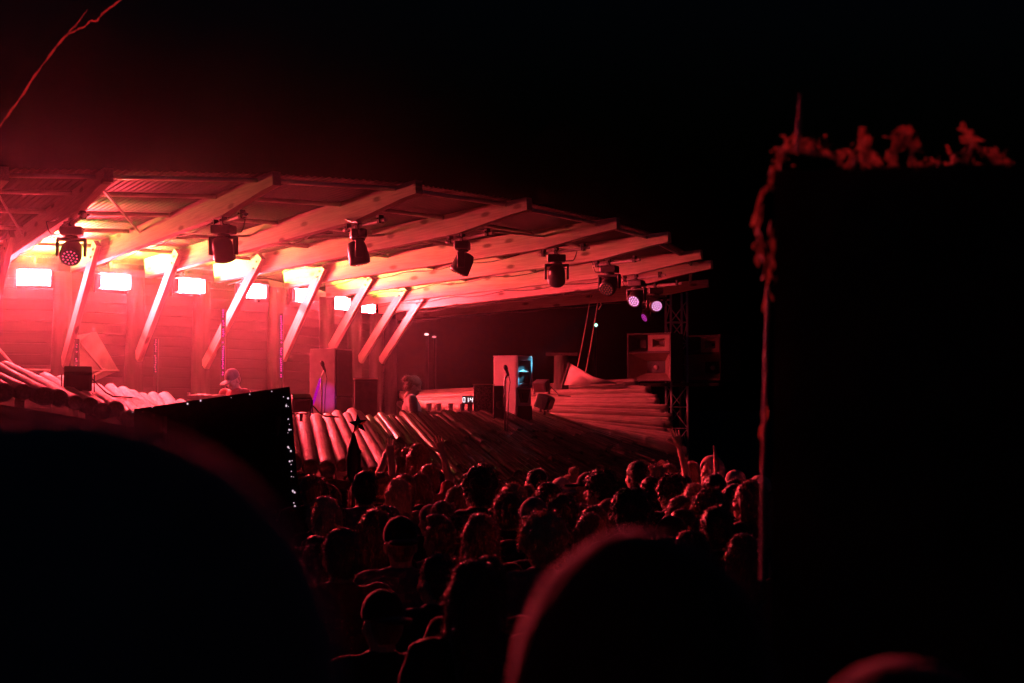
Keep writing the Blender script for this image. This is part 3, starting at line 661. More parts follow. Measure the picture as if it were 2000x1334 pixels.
# truss tower
def truss(name, label, x, y, z0, z1, w, yaw=0.2):
    root = thing(name, label, 'truss', (x, y, z0), yaw); cs = [(-w / 2, -w / 2), (w / 2, -w / 2), (w / 2, w / 2), (-w / 2, w / 2)]
    for cx, cy in cs: MB().tube([(cx, cy, 0), (cx, cy, z1 - z0)], .025, 8).build('chord', M['steel'], root, smooth=True, world=False)
    nseg = int((z1 - z0) / .45)
    for s in range(4):
        mb = MB(); (ax, ay), (bx, by) = cs[s], cs[(s + 1) % 4]
        for k in range(nseg):
            z = k * .45; p, q = ((ax, ay), (bx, by)) if k % 2 else ((bx, by), (ax, ay))
            mb.tube([(p[0], p[1], z), (q[0], q[1], z + .45)], .012, 6); mb.tube([(ax, ay, z), (bx, by, z)], .012, 6)
        mb.build('bracing', M['steel'], root, world=False)
    return root
tw = P(1332, 620, 30.5); truss('truss_tower', 'square steel truss tower carrying the big horn speakers', tw.x - .12, tw.y, 0, P(1332, 572, 30.5).z, .36)
def horn_cab(px0, px1, py0, py1, Y, label, yaw):
    """cabinet with open horns: upper pair of mouths and one large lower mouth, facing local -y"""
    c = P((px0 + px1) / 2, py1, Y); top = P(px0, py0, Y).z; h = top - c.z; w = .95; dp = .75
    root = thing('horn_speaker', label, 'speaker', c, yaw, 'horn speakers on the tower')
    t = .03; mb = MB()
    mb.box((-w / 2 + t / 2, 0, h / 2), (t, dp, h)); mb.box((w / 2 - t / 2, 0, h / 2), (t, dp, h)); mb.box((0, 0, t / 2), (w - 2 * t, dp - .004, t)); mb.box((0, 0, h - t / 2), (w - 2 * t, dp - .004, t)); mb.box((0, dp / 2 - t / 2, h / 2), (w - 2 * t, t, h - 2 * t))
    zm = h * .60; mb.box((0, -.02, zm), (w - 2 * t, dp - .08, t))
    mb.build('cabinet', M['cab'], root, world=False)
    def horn(x0, x1, z0, z1, fx, fz, d, m, nm):
        xa, xb = lerp(x0, x1, .5 - fx / 2), lerp(x0, x1, .5 + fx / 2); za, zb = lerp(z0, z1, .5 - fz / 2), lerp(z0, z1, .5 + fz / 2); y0 = -dp / 2 + .012; y1 = y0 + d
        f = [(x0, y0, z0), (x1, y0, z0), (x1, y0, z1), (x0, y0, z1)]; b = [(xa, y1, za), (xb, y1, za), (xb, y1, zb), (xa, y1, zb)]
        MB().add(f + b, [(0, 4, 5, 1), (1, 5, 6, 2), (2, 6, 7, 3), (3, 7, 4, 0)]).build(nm, m, root, world=False)
        th = MB().box(((xa + xb) / 2, y1 + .01, (za + zb) / 2), (xb - xa, .016, zb - za)).build('throat', M['black'], root, world=False)
        return ((xa + xb) / 2, y1, (za + zb) / 2)
    horn(-w / 2 + t, w / 2 - t, t, zm - t / 2, .45, .45, .42, M['hornwood'], 'lower_horn')
    MB().lathe([(.05, 0), (.045, .04), (.02, .065), (.004, .07)], 14, Matrix.Translation((0, -dp / 2 + .43, zm / 2)) @ Matrix.Rotation(R(90), 4, 'X')).build('phase_plug', M['whitecab'], root, smooth=True, world=False)
    horn(-w / 2 + t, -.06, zm + t / 2, h - t, .5, .5, .4, M['cab'], 'upper_horn')
    # the small tweeter horn in a plywood face
    x0, x1, z0, z1 = -.02, w / 2 - t, zm + t / 2 + .01, h - t - .01; y = -dp / 2 + .02
    mb = MB(); fw = .10
    for (cx, cz, sx, sz) in ((x0 + fw / 2, (z0 + z1) / 2, fw, z1 - z0), (x1 - fw / 2, (z0 + z1) / 2, fw, z1 - z0), ((x0 + x1) / 2, z0 + .04, x1 - x0 - 2 * fw, .08), ((x0 + x1) / 2, z1 - .04, x1 - x0 - 2 * fw, .08)): mb.box((cx, y, cz), (sx, .03, sz))
    mb.build('tweeter_face', M['hornwood'], root, world=False)
    horn(x0 + fw, x1 - fw, z0 + .08, z1 - .08, .4, .4, .14, M['hornwood'], 'tweeter_horn')
    return root
horn_cab(1238, 1322, 652, 745, 29.6, 'large open horn speaker on the truss tower, the left one', R(-26))
horn_cab(1350, 1430, 656, 745, 30.4, 'large open horn speaker on the truss tower, the right one half in shade', R(-42))
pl = P(1335, 748, 30.2); root = thing('speaker_bracket', 'black steel bracket holding the horn speakers to the tower', 'bracket', (pl.x, pl.y, 0), R(-20))
MB().box((-.1, .05, pl.z - .03), (1.7, .08, .07)).build('arm', M['black'], root, world=False)
MB().box((-.1, .45, pl.z - .03), (1.7, .08, .07)).build('arm', M['black'], root, world=False)
MB().tube([(-.1, .25, 0), (-.1, .25, pl.z - .065)], .05, 10).build('mast', M['black'], root, world=False)
# small far lamps
def bulb(px, py, Y, m, label, s=.05, w=1.0):
    p = P(px, py, Y); root = thing('far_lamp', label, 'lamp', p)
    MB().lathe([(s * .5, -s), (s, 0), (s * .6, s * .9), (s * .15, s * 1.1)], 12, Matrix.Rotation(R(90), 4, 'X') @ Matrix.Diagonal((w, 1, 1, 1))).build('bulb', m, root, smooth=True, world=False)
    MB().tube([(0, .06, 0), (0, .3, 0), (0, .3, -p.z)], .03, 6).build('stand', M['black'], root, world=False)
bulb(1164, 635, 42, M['led_green'], 'tiny greenish lamp far behind the hanging ropes', .05)
bulb(833, 653, 31, emat('pink_white_lamp', (1, .6, .6), 2.5), 'tiny pinkish lamp glinting in the dark left of the ropes', .026, 2.0)
bulb(848, 658, 31, emat('rose_lamp', (1, .3, .35), 1.2), 'small rose lamp right of the pinkish one in the dark', .022, 2.2)
# magenta dotted sign glimpsed under the roof between two rafters
c = P(1280, 490, 24.0); root = thing('dotted_sign', 'tiny magenta dotted light strip glimpsed between two rafters', 'light strip', c)
MB().box((0, .02, 0), (.2, .02, .075)).build('backing', M['black'], root, world=False)
mb = MB()
for ix in range(10):
    for iz in range(4):
        if random.random() < .62: mb.box((-.085 + ix * .019, .006, -.027 + iz * .018), (.012, .006, .012))
o = mb.build('led', M['led_magenta'], root, world=False); o['kind'] = 'stuff'
MB().tube([(0, .02, .03), (0, .02, .30)], .008, 5).build('hanger', M['cable'], root, world=False)

# ================================================================== people
def smin(a, b, k):
    h = np.clip(.5 + .5 * (b - a) / k, 0, 1); return b + (a - b) * h - k * h * (1 - h)
class SDF:
    def __init__(s, lo, hi, vox):
        s.vox = vox; s.lo = np.array(lo, float); n = np.ceil((np.array(hi) - s.lo) / vox).astype(int) + 1
        s.ax = [s.lo[k] + vox * np.arange(n[k]) for k in range(3)]
        s.d = np.full(n, 1.0)
    def _sub(s, lo, hi, fn, op, k):
        sl = []
        for a in range(3):
            i0 = max(0, int((lo[a] - s.lo[a]) / s.vox) - 1); i1 = min(s.d.shape[a], int((hi[a] - s.lo[a]) / s.vox) + 3)
            if i1 <= i0: return
            sl.append(slice(i0, i1))
        sl = tuple(sl); X, Y, Z = np.meshgrid(*[s.ax[a][sl[a]] for a in range(3)], indexing='ij')
        v = fn(X, Y, Z); cur = s.d[sl]
        if op == 'u': s.d[sl] = smin(cur, v, k) if k else np.minimum(cur, v)
        elif op == 's': s.d[sl] = np.maximum(cur, -v) if not k else -smin(-cur, v, k)
    def cone(s, a, b, ra, rb, k=.03, op='u'):
        a = np.array(a, float); b = np.array(b, float); m = max(ra, rb) + .09
        ba = b - a; L2 = max(1e-9, ba @ ba)
        def fn(X, Y, Z):
            t = np.clip(((X - a[0]) * ba[0] + (Y - a[1]) * ba[1] + (Z - a[2]) * ba[2]) / L2, 0, 1)
            return np.sqrt((X - a[0] - t * ba[0]) ** 2 + (Y - a[1] - t * ba[1]) ** 2 + (Z - a[2] - t * ba[2]) ** 2) - (ra + t * (rb - ra))
        s._sub(np.minimum(a, b) - m, np.maximum(a, b) + m, fn, op, k)
    def ell(s, c, r, k=.03, op='u'):
        c = np.array(c, float); r = np.array(r, float); m = .09
        def fn(X, Y, Z):
            x, y, z = (X - c[0]), (Y - c[1]), (Z - c[2])
            k0 = np.sqrt((x / r[0]) ** 2 + (y / r[1]) ** 2 + (z / r[2]) ** 2); k1 = np.sqrt((x / r[0] ** 2) ** 2 + (y / r[1] ** 2) ** 2 + (z / r[2] ** 2) ** 2) + 1e-9
            return k0 * (k0 - 1) / k1
        s._sub(c - r - m, c + r + m, fn, op, k)
    def cut(s, axis, val, keep):                             # keep 'lo' or 'hi' side
        shp = [1, 1, 1]; shp[axis] = -1; a = s.ax[axis].reshape(shp)
        s.d = np.maximum(s.d, (a - val) if keep == 'lo' else (val - a))
    def noise(s, amp, freq):
        X, Y, Z = np.meshgrid(*s.ax, indexing='ij'); f = freq
        s.d = s.d + amp * (np.sin(X * f + 1.3 * np.sin(Z * f * .7)) * np.sin(Y * f * 1.1 + 2) + np.sin(Z * f * .9 + X * f * .5 + 1)) * .5
    def mesh(s):
        g = openvdb.FloatGrid(background=3.0); g.copyFromArray(np.clip(s.d / s.vox, -3, 3).astype(np.float32))
        p, q = g.convertToQuads(isovalue=0.0)
        return s.lo + p * s.vox, q
def np_obj(name, pv, qf, material, parent=None):
    me = bpy.data.meshes.new(name); me.from_pydata(pv.tolist(), [], qf.tolist()); me.polygons.foreach_set('use_smooth', [True] * len(me.polygons))
    me.materials.append(material); return me
# --- head (pivot at the base of the neck, facing +y)
def head_mesh():
    s = SDF((-.12, -.15, -.09), (.12, .16, .29), .0065)
    s.cone((0, -.02, -.07), (0, -.005, .07), .056, .052, .03); s.ell((0, -.012, .15), (.076, .097, .098), .03); s.ell((0, .022, .082), (.062, .070, .085), .03)
    s.ell((0, .058, .028), (.032, .034, .026), .03); s.ell((0, .078, .132), (.052, .022, .012), .015)
    for x in (-1, 1): s.ell((x * .03, .100, .112), (.017, .016, .010), .008, 's')
    for x in (-1, 1): s.ell((x * .03, .080, .111), (.014, .014, .013), .003); s.ell((x * .078, -.003, .098), (.011, .021, .032), .006); s.ell((x * .042, .07, .08), (.022, .02, .02), .02)
    s.cone((0, .090, .118), (0, .113, .086), .008, .014, .012); s.ell((0, .094, .056), (.025, .011, .006), .006); s.ell((0, .094, .046), (.022, .011, .006), .006)
    return s.mesh()
HEAD = head_mesh()
# --- hands: wrist at origin, fingers +z, palm +y, thumb +x
def hand_mesh(kind):
    s = SDF((-.10, -.07, -.06), (.12, .10, .22), .0048)
    s.cone((0, 0, -.05), (0, 0, .01), .026, .027, .02)
    spread = {'open': .22, 'relaxed': .06, 'grip': .04}[kind]; bend = {'open': .08, 'relaxed': .5, 'grip': 1.15}[kind]
    for j, (x, ln) in enumerate(((-.033, .062), (-.011, .078), (.011, .083), (.032, .074))):
        kx = x * 1.0; s.cone((x * .55, 0, .005), (kx, 0, .085), .017, .014, .012)
        ang = x / .033 * spread; p = np.array([kx, 0, .088]); b = 0
        for q, fr in enumerate((.45, .32, .23)):
            b += bend * (.6 if q == 0 else 1.0); d = np.array([math.sin(ang) * math.cos(b), math.sin(b), math.cos(ang) * math.cos(b)]); e = p + d * ln * fr
            s.cone(p, e, .0095 - q * .001, .0088 - q * .001, .004); p = e
    to = .06 if kind == 'open' else .03
    s.cone((.025, .004, .02), (.045 + to * .3, .014, .05), .016, .012, .012); s.cone((.045 + to * .3, .014, .05), (.05 + to, .02 + (.02 if kind != 'open' else 0), .085), .0115, .009, .005)
    return s.mesh()
HANDS = {k: hand_mesh(k) for k in ('open', 'relaxed', 'grip')}
ARM = {'down': ((.07, -.02, -.29), (.05, .07, -.53), 'relaxed'), 'front': ((.06, .04, -.28), (-.06, .25, -.22), 'relaxed'),
       'up': ((.13, .10, .16), (.10, .17, .41), 'open'), 'high': ((.08, .08, .24), (.02, .12, .50), 'open'), 'phone': ((.08, .16, -.18), (-.02, .36, .03), 'grip'), 'deck': ((.07, .02, -.28), (.02, .28, -.36), 'relaxed'), 'point': ((.12, .14, .05), (.02, .32, .22), 'relaxed')}
BODY = {}
def arm_pts(side, arm):
    sh = np.array([side * .185, -.005, 1.425]); e, w, hk = ARM[arm]
    return sh, sh + np.array([side * e[0], e[1], e[2]]), sh + np.array([side * w[0], w[1], w[2]]), hk
def body_parts(la, ra, yaw, pitch, sleeve):
    """meshes of one pose: body (skin), shirt, trousers, shoes; cached, shared between people"""
    key = (la, ra, yaw, pitch, sleeve)
    if key in BODY: return BODY[key]
    zmax = 2.05 if {'up', 'high'} & {la, ra} else 1.62
    lo, hi = (-.50, -.24, -.02), (.50, .52, zmax)
    s = SDF(lo, hi, .017)
    s.ell((0, 0, .95), (.158, .115, .12)); s.ell((0, .0, 1.1), (.138, .10, .15)); s.ell((0, 0, 1.27), (.165, .115, .18)); s.cone((-.15, -.01, 1.42), (.15, -.01, 1.42), .052, .052, .05); s.cone((0, -.02, 1.42), (0, -.01, 1.53), .062, .054, .04)
    for x in (-1, 1):
        s.cone((x * .095, 0, .92), (x * .10, .01, .49), .083, .056, .03); s.cone((x * .10, .01, .49), (x * .11, -.02, .09), .055, .038, .02); s.cone((x * .11, -.03, .045), (x * .125, .15, .035), .042, .034, .02)
    for side, arm in ((-1, la), (1, ra)):
        sh, e, w, hk = arm_pts(side, arm); s.cone(sh, e, .050, .040, .03); s.cone(e, w, .040, .027, .015)
    bv, bf = s.mesh()
    vs = [bv]; fs = [bf]; off = len(bv)
    Rm = (Matrix.Rotation(yaw, 3, 'Z') @ Matrix.Rotation(-pitch, 3, 'X')); Rn = np.array(Rm); hv = HEAD[0] @ Rn.T + np.array([0, -.008, 1.50])
    vs.append(hv); fs.append(HEAD[1] + off); off += len(hv)
    for side, arm in ((-1, la), (1, ra)):
        sh, e, w, hk = arm_pts(side, arm); z = Vector(w - e).normalized(); y0 = Vector((0, 1, 0)) if arm in ('up', 'high') else Vector((-side, .2, .1))
        x = y0.cross(z).normalized(); y = z.cross(x); m = np.array(Matrix((x, y, z)).transposed()); hv0, hf = HANDS[hk]; hv0 = hv0.copy(); flip = (x.x * -side) < 0
        if flip: hv0[:, 0] *= -1
        vs.append(hv0 @ m.T + w); fs.append((hf[:, ::-1] if flip else hf) + off); off += len(hv0)
    body = np_obj('body', np.concatenate(vs), np.concatenate(fs), SKIN[0])
    # shirt
    s = SDF(lo, hi, .018); g = .014
    s.ell((0, 0, .95), (.165 + g, .125 + g, .13)); s.ell((0, .0, 1.1), (.145 + g, .11 + g, .16)); s.ell((0, 0, 1.27), (.168 + g, .12 + g, .18)); s.cone((-.15, -.01, 1.42), (.15, -.01, 1.42), .052 + g, .052 + g, .05); s.cone((0, -.02, 1.42), (0, -.015, 1.49), .064 + g, .058 + g, .03)
    for side, arm in ((-1, la), (1, ra)):
        sh, e, w, hk = arm_pts(side, arm)
        if sleeve == 'short': s.cone(sh, sh + (e - sh) * .62, .055 + g, .052 + g, .03)
        else: s.cone(sh, e, .054 + g, .044 + g, .03); s.cone(e, e + (w - e) * .9, .043 + g, .034 + g, .02)
    s.noise(.006, 27); s.noise(.007, 15); s.noise(.003, 61); s.cut(2, .84, 'hi'); s.cut(2, 1.505 if zmax < 2 else 9, 'lo')
    v, f = s.mesh(); shirt = np_obj('shirt', v, f, CLOTH['black'])
    s = SDF((-.3, -.2, -.02), (.3, .25, 1.05), .02)
    s.ell((0, 0, .95), (.168, .125, .13))
    for x in (-1, 1): s.cone((x * .095, 0, .92), (x * .10, .01, .49), .097, .072, .03); s.cone((x * .10, .01, .49), (x * .11, -.015, .09), .070, .055, .02)
    s.noise(.005, 30); s.cut(2, .075, 'hi'); s.cut(2, .98, 'lo'); v, f = s.mesh(); tr = np_obj('trousers', v, f, CLOTH['denim'])
    s = SDF((-.08, -.12, -.02), (.08, .24, .14), .014); s.cone((0, -.035, .05), (0, .16, .04), .052, .043, .02); s.cone((0, -.03, .05), (0, -.03, .10), .05, .05, .02); s.cut(2, 0, 'hi'); v, f = s.mesh(); shoe = np_obj('shoe', v, f, M['blackmat'])
    BODY[key] = (body, shirt, tr, shoe, Rm); return BODY[key]
# --- hair and hats in head space
HM = {}
def strands(v, f, n, ln, seed):
    r = np.random.default_rng(seed); c = v[f].mean(1); nv = np.cross(v[f[:, 1]] - v[f[:, 0]], v[f[:, 2]] - v[f[:, 0]]); nv /= np.linalg.norm(nv, axis=1)[:, None] + 1e-9
    idx = r.integers(0, len(c), n); V = []; Fq = []
    for k in idx:
        p = c[k]; d = nv[k] * r.uniform(.3, 1) + np.array([0, 0, r.uniform(-.7, .25)]) + r.normal(0, .35, 3); d /= np.linalg.norm(d); L = ln * r.uniform(.4, 1.2)
        sd = np.cross(d, r.normal(0, 1, 3)); sd /= np.linalg.norm(sd) + 1e-9; w = .0016; m = p + d * L * .6; e = p + d * L + np.array([0, 0, -.25 * L]); o = len(V)
        V += [p - sd * w, p + sd * w, m + sd * w * .8, m - sd * w * .8, e + sd * w * .2, e - sd * w * .2]; Fq += [(o, o + 1, o + 2, o + 3), (o + 3, o + 2, o + 4, o + 5)]
    return np.array(V), np.array(Fq)
def hair_mesh(style):
    if style in HM: return HM[style]
    s = SDF((-.19, -.22, -.30), (.19, .20, .40), .0085); seed = len(HM); ns, ln = 1500, .028
    if style in ('short', 'cropped', 'curly', 'bun', 'pony', 'quiff', 'tied'):
        g = {'short': 0, 'cropped': -.004, 'curly': .02, 'bun': .0, 'pony': 0, 'quiff': .006, 'tied': .0}[style]
        s.ell((0, -.02, .158), (.088 + g, .104 + g, .102 + g), .01); s.ell((0, -.055, .09), (.078 + g * .6, .068 + g * .5, .085), .03)
        if style in ('short', 'quiff'): ln = .018
        if style == 'cropped': ns = 0
        if style == 'curly':
            r = np.random.default_rng(3)
            for _ in range(70):
                d = r.normal(0, 1, 3); d /= np.linalg.norm(d)
                if d[2] < -.35: continue
                s.ell(np.array([0, -.02, .158]) + d * np.array([.10, .115, .112]), (.026, .026, .026), .012)
            ns, ln = 1800, .035
        if style == 'quiff': s.ell((0, .02, .255), (.065, .07, .035), .02); s.noise(.004, 70)
        if style == 'bun': s.ell((0, -.055, .285), (.045, .045, .042), .012); ns = 1100
        if style == 'tied': s.ell((0, -.12, .175), (.052, .048, .052), .012); s.ell((0, -.155, .15), (.03, .03, .035), .01); ns = 1300; ln = .03
        if style == 'pony': s.cone((0, -.11, .20), (0, -.16, .12), .032, .03, .02); s.cone((0, -.16, .12), (0, -.15, -.08), .03, .012, .02)
        s.ell((0, .095, .075), (.072, .075, .085), .01, 's'); s.cone((-.2, -.0, .09), (.2, -.0, .09), .026, .026, .008, 's'); s.cut(2, .015, 'hi'); s.noise(.003, 90)
    elif style in ('long', 'wavy'):
        s.ell((0, -.02, .158), (.092, .106, .104), .01); s.cone((0, -.05, .12), (0, -.075, -.12), .092, .085, .03); s.cone((-.075, -.01, .12), (-.085, .0, -.10), .035, .03, .03); s.cone((.075, -.01, .12), (.085, .0, -.10), .035, .03, .03)
        s.ell((0, .095, .085), (.066, .085, .10), .01, 's'); s.cone((0, .11, .1), (0, .11, -.3), .06, .07, .01, 's')
        s.noise(.007 if style == 'wavy' else .003, 45 if style == 'wavy' else 80); ns, ln = 2000, .03
    elif style == 'beanie':
        s.ell((0, -.015, .17), (.095, .112, .112), .01); s.cone((0, -.015, .115), (0, -.015, .15), .099, .101, .01); s.cut(2, .105, 'hi'); s.ell((0, -.012, .10), (.08, .10, .06), .01, 's'); s.noise(.002, 120); ns, ln = 200, .006
    elif style == 'hood':
        s.ell((0, -.02, .15), (.112, .125, .13), .01); s.cone((0, -.04, .1), (0, -.04, -.08), .11, .13, .03); s.ell((0, .10, .095), (.075, .11, .105), .01, 's'); s.cut(2, -.12, 'hi'); s.noise(.004, 40); ns = 0
    elif style in ('cap', 'backcap'):
        sg = 1 if style == 'cap' else -1
        s.ell((0, -.012, .165), (.090, .108, .098), .01); s.cut(2, .135, 'hi'); s.ell((0, sg * .135, .140), (.078, .080, .016), .01); s.ell((0, 0, .262), (.01, .01, .008), .004)
        ns = 0
    elif style == 'bucket':
        s.ell((0, -.01, .18), (.093, .108, .085), .01); s.cone((0, -.01, .15), (0, -.01, .165), .115, .105, .02); s.cone((0, -.01, .11), (0, -.01, .145), .155, .12, .01); s.ell((0, -.01, .07), (.125, .14, .065), .01, 's'); s.cut(2, .095, 'hi'); ns = 0
    v, f = s.mesh()
    if ns:
        # openvdb winding: normals outward after the flip
        sv, sf = strands(v, f, ns, ln, seed); v2 = np.concatenate([v, sv]); f2 = np.concatenate([f, sf + len(v)])
    else: v2, f2 = v, f
    HM[style] = np_obj('hair', v2, f2, HAIR['black']); return HM[style]
HATS = {'beanie': 'beanie', 'hood': 'hood', 'cap': 'cap', 'backcap': 'cap', 'bucket': 'bucket_hat'}
def person(loc, rz, height, label, la='down', ra='down', hair='short', hcol='black', shirt='black', yaw=0, pitch=0, sleeve='short', skin=0, group='people in the crowd', trousers='denim', under=None):
    root = thing('person', label, 'person', loc, rz, group); k = height / 1.752; root.scale = (k, k, k)
    body, sh, tr, shoe, Rm = body_parts(la, ra, yaw, pitch, sleeve)
    def link(nm, me, m, mtx=None):
        o = bpy.data.objects.new(nm, me); COL.objects.link(o); o.parent = root
        o.material_slots[0].link = 'OBJECT'; o.material_slots[0].material = m
        if mtx is not None: o.matrix_local = mtx
        return o
    link('body', body, SKIN[skin]); link('shirt', sh, CLOTH[shirt]); link('trousers', tr, CLOTH[trousers])
    for x in (-1, 1): link('shoe', shoe, M['blackmat'], Matrix.Translation((x * .11, 0, 0)) @ Matrix.Rotation(-x * .1, 4, 'Z'))
    hm = Rm.to_4x4(); hm.translation = Vector((0, -.008, 1.50))
    if hair in HATS:
        link(HATS[hair], hair_mesh(hair), CLOTH[hcol] if hcol in CLOTH else HAIR[hcol], hm)
        if under: link('hair', hair_mesh(under), HAIR['brown'], hm)
        elif hair in ('cap', 'backcap', 'bucket'):
            link('hair', hair_mesh('cropped'), HAIR['brown'], hm @ Matrix.Translation((0, 0, .015)) @ Matrix.Scale(.93, 4))
    else: link('hair', hair_mesh(hair), HAIR[hcol], hm)
    return root
STAGE = Vector((-4.5, 18.5, 0))
def face_to(p, t): return math.atan2(-(t.x - p.x), t.y - p.y)
def crowd(px, ytop, Y, label, turn=0, **kw):
    p = P(px, ytop, Y); gz = ground_z(Y); h = p.z - gz
    tall = {'curly': .03, 'quiff': .03, 'bun': .05, 'beanie': .03, 'bucket': .01, 'hood': .03, 'cap': .012, 'backcap': .012}.get(kw.get('hair', 'short'), .008)
    h -= tall
    return person((p.x, p.y, gz), face_to(p, STAGE) + R(turn), h, label, **kw)
CROWD = [
 (608, 926, 11.6, 'person with a light-rimmed round head just right of the dark board', dict(hair='short', hcol='brown', shirt='black')),
 (727, 919, 10.6, 'person with a broad dark head right of the star-topped cone', dict(hair='short', hcol='black', shirt='grey')),
 (789, 925, 11.8, 'slim-headed person with bare neck, third head right of the dark board', dict(hair='short', hcol='brown', shirt='black')),
 (806, 866, 13.6, 'person reaching a hand forward close under the canes', dict(la='point', hair='wavy', hcol='brown', shirt='black')),
 (782, 872, 13.9, 'long-haired person pressed against the canes beside the reaching hand', dict(hair='long', hcol='brown', shirt='red')),
 (750, 988, 9.2, 'person with a neat round head below the slim-headed one', dict(hair='short', hcol='black', shirt='red')),
 (850, 975, 9.9, 'person with a small rimmed round head left of the shaggy-haired ones', dict(hair='short', hcol='brown', shirt='black')),
 (891, 948, 11.2, 'person turned aside showing a lit cheek left of the shaggy dark head', dict(hair='short', hcol='brown', turn=45)),
 (928, 912, 10.2, 'shaggy dark-haired tall person at the centre of the crowd', dict(hair='curly', hcol='black', shirt='black')),
 (963, 905, 12.6, 'person with a flat-topped quiff right behind the shaggy dark head', dict(hair='quiff', hcol='brown', shirt='black')),
 (1006, 942, 10.4, 'long-haired person with bright strands on the left of the hair, centre', dict(hair='long', hcol='fair', shirt='grey')),
 (986, 968, 11.0, 'fair-haired person low between the long-haired one and the shaggy head', dict(hair='wavy', hcol='fair', shirt='black')),
 (921, 1003, 7.6, 'person with loose hair and a bag strap in the middle of the crowd', dict(hair='wavy', hcol='brown', shirt='black')),
 (668, 1030, 6.6, 'person with a big round rim-lit head at the lower left of the crowd', dict(hair='short', hcol='brown', shirt='red')),
 (800, 1004, 7.3, 'broad-shouldered person in a dark cap behind the lower left heads', dict(hair='backcap', hcol='black', shirt='grey')),
 (848, 1082, 6.6, 'person with a smooth dark head below the broad-shouldered one', dict(hair='short', hcol='black', shirt='black')),
 (752, 1150, 5.4, 'person in a backward cap, lowest at the left of the crowd', dict(hair='backcap', hcol='black', shirt='black')),
 (950, 1094, 4.8, 'person with thick wavy hair, largest dark head at the low centre', dict(hair='wavy', hcol='black', shirt='black', sleeve='long')),
 (912, 1080, 6.0, 'person half hidden behind the largest wavy-haired one', dict(hair='short', hcol='brown', shirt='black')),
 (1056, 914, 12.9, 'short-haired person with a lit left cheek before the front canes', dict(hair='short', hcol='black', shirt='grey', turn=14)),
 (1071, 942, 10.8, 'straight long-haired person right below the short-haired lit cheek', dict(hair='long', hcol='black', shirt='black')),
 (1101, 930, 12.4, 'person in a pale cap beside the ring-shaped scrunchie', dict(hair='backcap', hcol='pale', shirt='black')),
 (1117, 916, 13.0, 'person with hair tied in a fair bun, farther row', dict(hair='bun', hcol='fair', shirt='red')),
 (1137, 921, 12.2, 'bearded-looking person in profile facing left, farther row', dict(hair='cap', hcol='black', shirt='grey', turn=38, skin=1)),
 (1167, 918, 11.2, 'dark-haired person in profile facing left with lit nose', dict(hair='curly', hcol='black', shirt='black', turn=42)),
 (1194, 928, 11.8, 'dark round-headed person right of the dark-haired profile', dict(hair='short', hcol='black', shirt='black')),
 (1232, 899, 12.4, 'tall person whose black head stands clear above the others', dict(hair='short', hcol='black', shirt='red')),
 (1121, 969, 10.4, 'person in a round beanie rim-lit on the left', dict(hair='beanie', hcol='grey', shirt='black')),
 (1070, 998, 8.0, 'person with hair pulled back, holding a phone low, centre right', dict(hair='tied', hcol='black', shirt='black', la='phone', ra='phone')),
 (1142, 1000, 8.4, 'person with long hair below the round beanie', dict(hair='long', hcol='brown', shirt='black')),
 (1181, 972, 10.2, 'person looking left with a hand at the chin', dict(hair='short', hcol='brown', shirt='pale', turn=60, la='front', ra='front')),
 (1236, 953, 8.2, 'person with wide dark hair below the tall black head', dict(hair='curly', hcol='black', shirt='black')),
 (1273, 931, 11.9, 'long dark-haired person right of the tall black head', dict(hair='long', hcol='black', shirt='black')),
 (1262, 908, 13.2, 'fair curly-haired person in the farther row beside the tall black head', dict(hair='curly', hcol='fair', shirt='pale')),
 (1308, 926, 11.0, 'tall person with a thick dark head left of the raised hands', dict(hair='curly', hcol='black', shirt='black')),
 (1340, 900, 14.6, 'person raising one hand with a finger up by the cane ends', dict(hair='short', hcol='brown', shirt='black', ra='point')),
 (1379, 888, 14.0, 'person in a pale hood turned towards the left, at right', dict(hair='hood', hcol='pale', shirt='grey', turn=75)),
 (1391, 924, 11.8, 'dark-haired person below the pale hood', dict(hair='short', hcol='black', shirt='black')),
 (1358, 944, 10.4, 'long fair-haired person below and left of the pale hood', dict(hair='wavy', hcol='fair', shirt='black')),
 (1383, 955, 9.2, 'person with wavy dark hair before the long fair-haired one', dict(hair='curly', hcol='brown', shirt='black')),
 (1422, 934, 13.0, 'person raising an open hand with spread fingers at right', dict(hair='short', hcol='black', shirt='black', la='high')),
 (1438, 917, 13.6, 'person in a pale cap right of the raised open hand', dict(hair='cap', hcol='pale', shirt='grey', turn=50)),
 (1472, 927, 13.2, 'person in a light beanie at the edge of the pillar', dict(hair='beanie', hcol='pale', shirt='black', turn=30)),
 (1428, 944, 10.8, 'person showing a lit profile below the raised open hand', dict(hair='short', hcol='black', shirt='black', turn=45)),
 (1466, 940, 9.6, 'long brown-haired person next to the pillar edge', dict(hair='long', hcol='brown', shirt='black', turn=25)),
 (1332, 1006, 7.8, 'dark short person in a flat cap below the thick dark head', dict(hair='backcap', hcol='black', shirt='black')),
 (1410, 985, 8.2, 'person holding up a dark phone low at the right', dict(hair='short', hcol='black', shirt='black', la='phone', ra='phone')),
 (1462, 1040, 7.6, 'person with rim-lit brown hair low beside the pillar', dict(hair='wavy', hcol='brown', shirt='red')),
 (1300, 905, 13.6, 'person raising an open hand beside the ends of the canes', dict(hair='short', hcol='brown', shirt='grey', ra='high')),
 (842, 905, 13.0, 'person with both arms raised below the woman on stage', dict(hair='short', hcol='brown', shirt='red', la='up', ra='up')),
 (655, 972, 9.8, 'person with a dim head left of the round rim-lit one', dict(hair='short', hcol='black', shirt='black')),
]
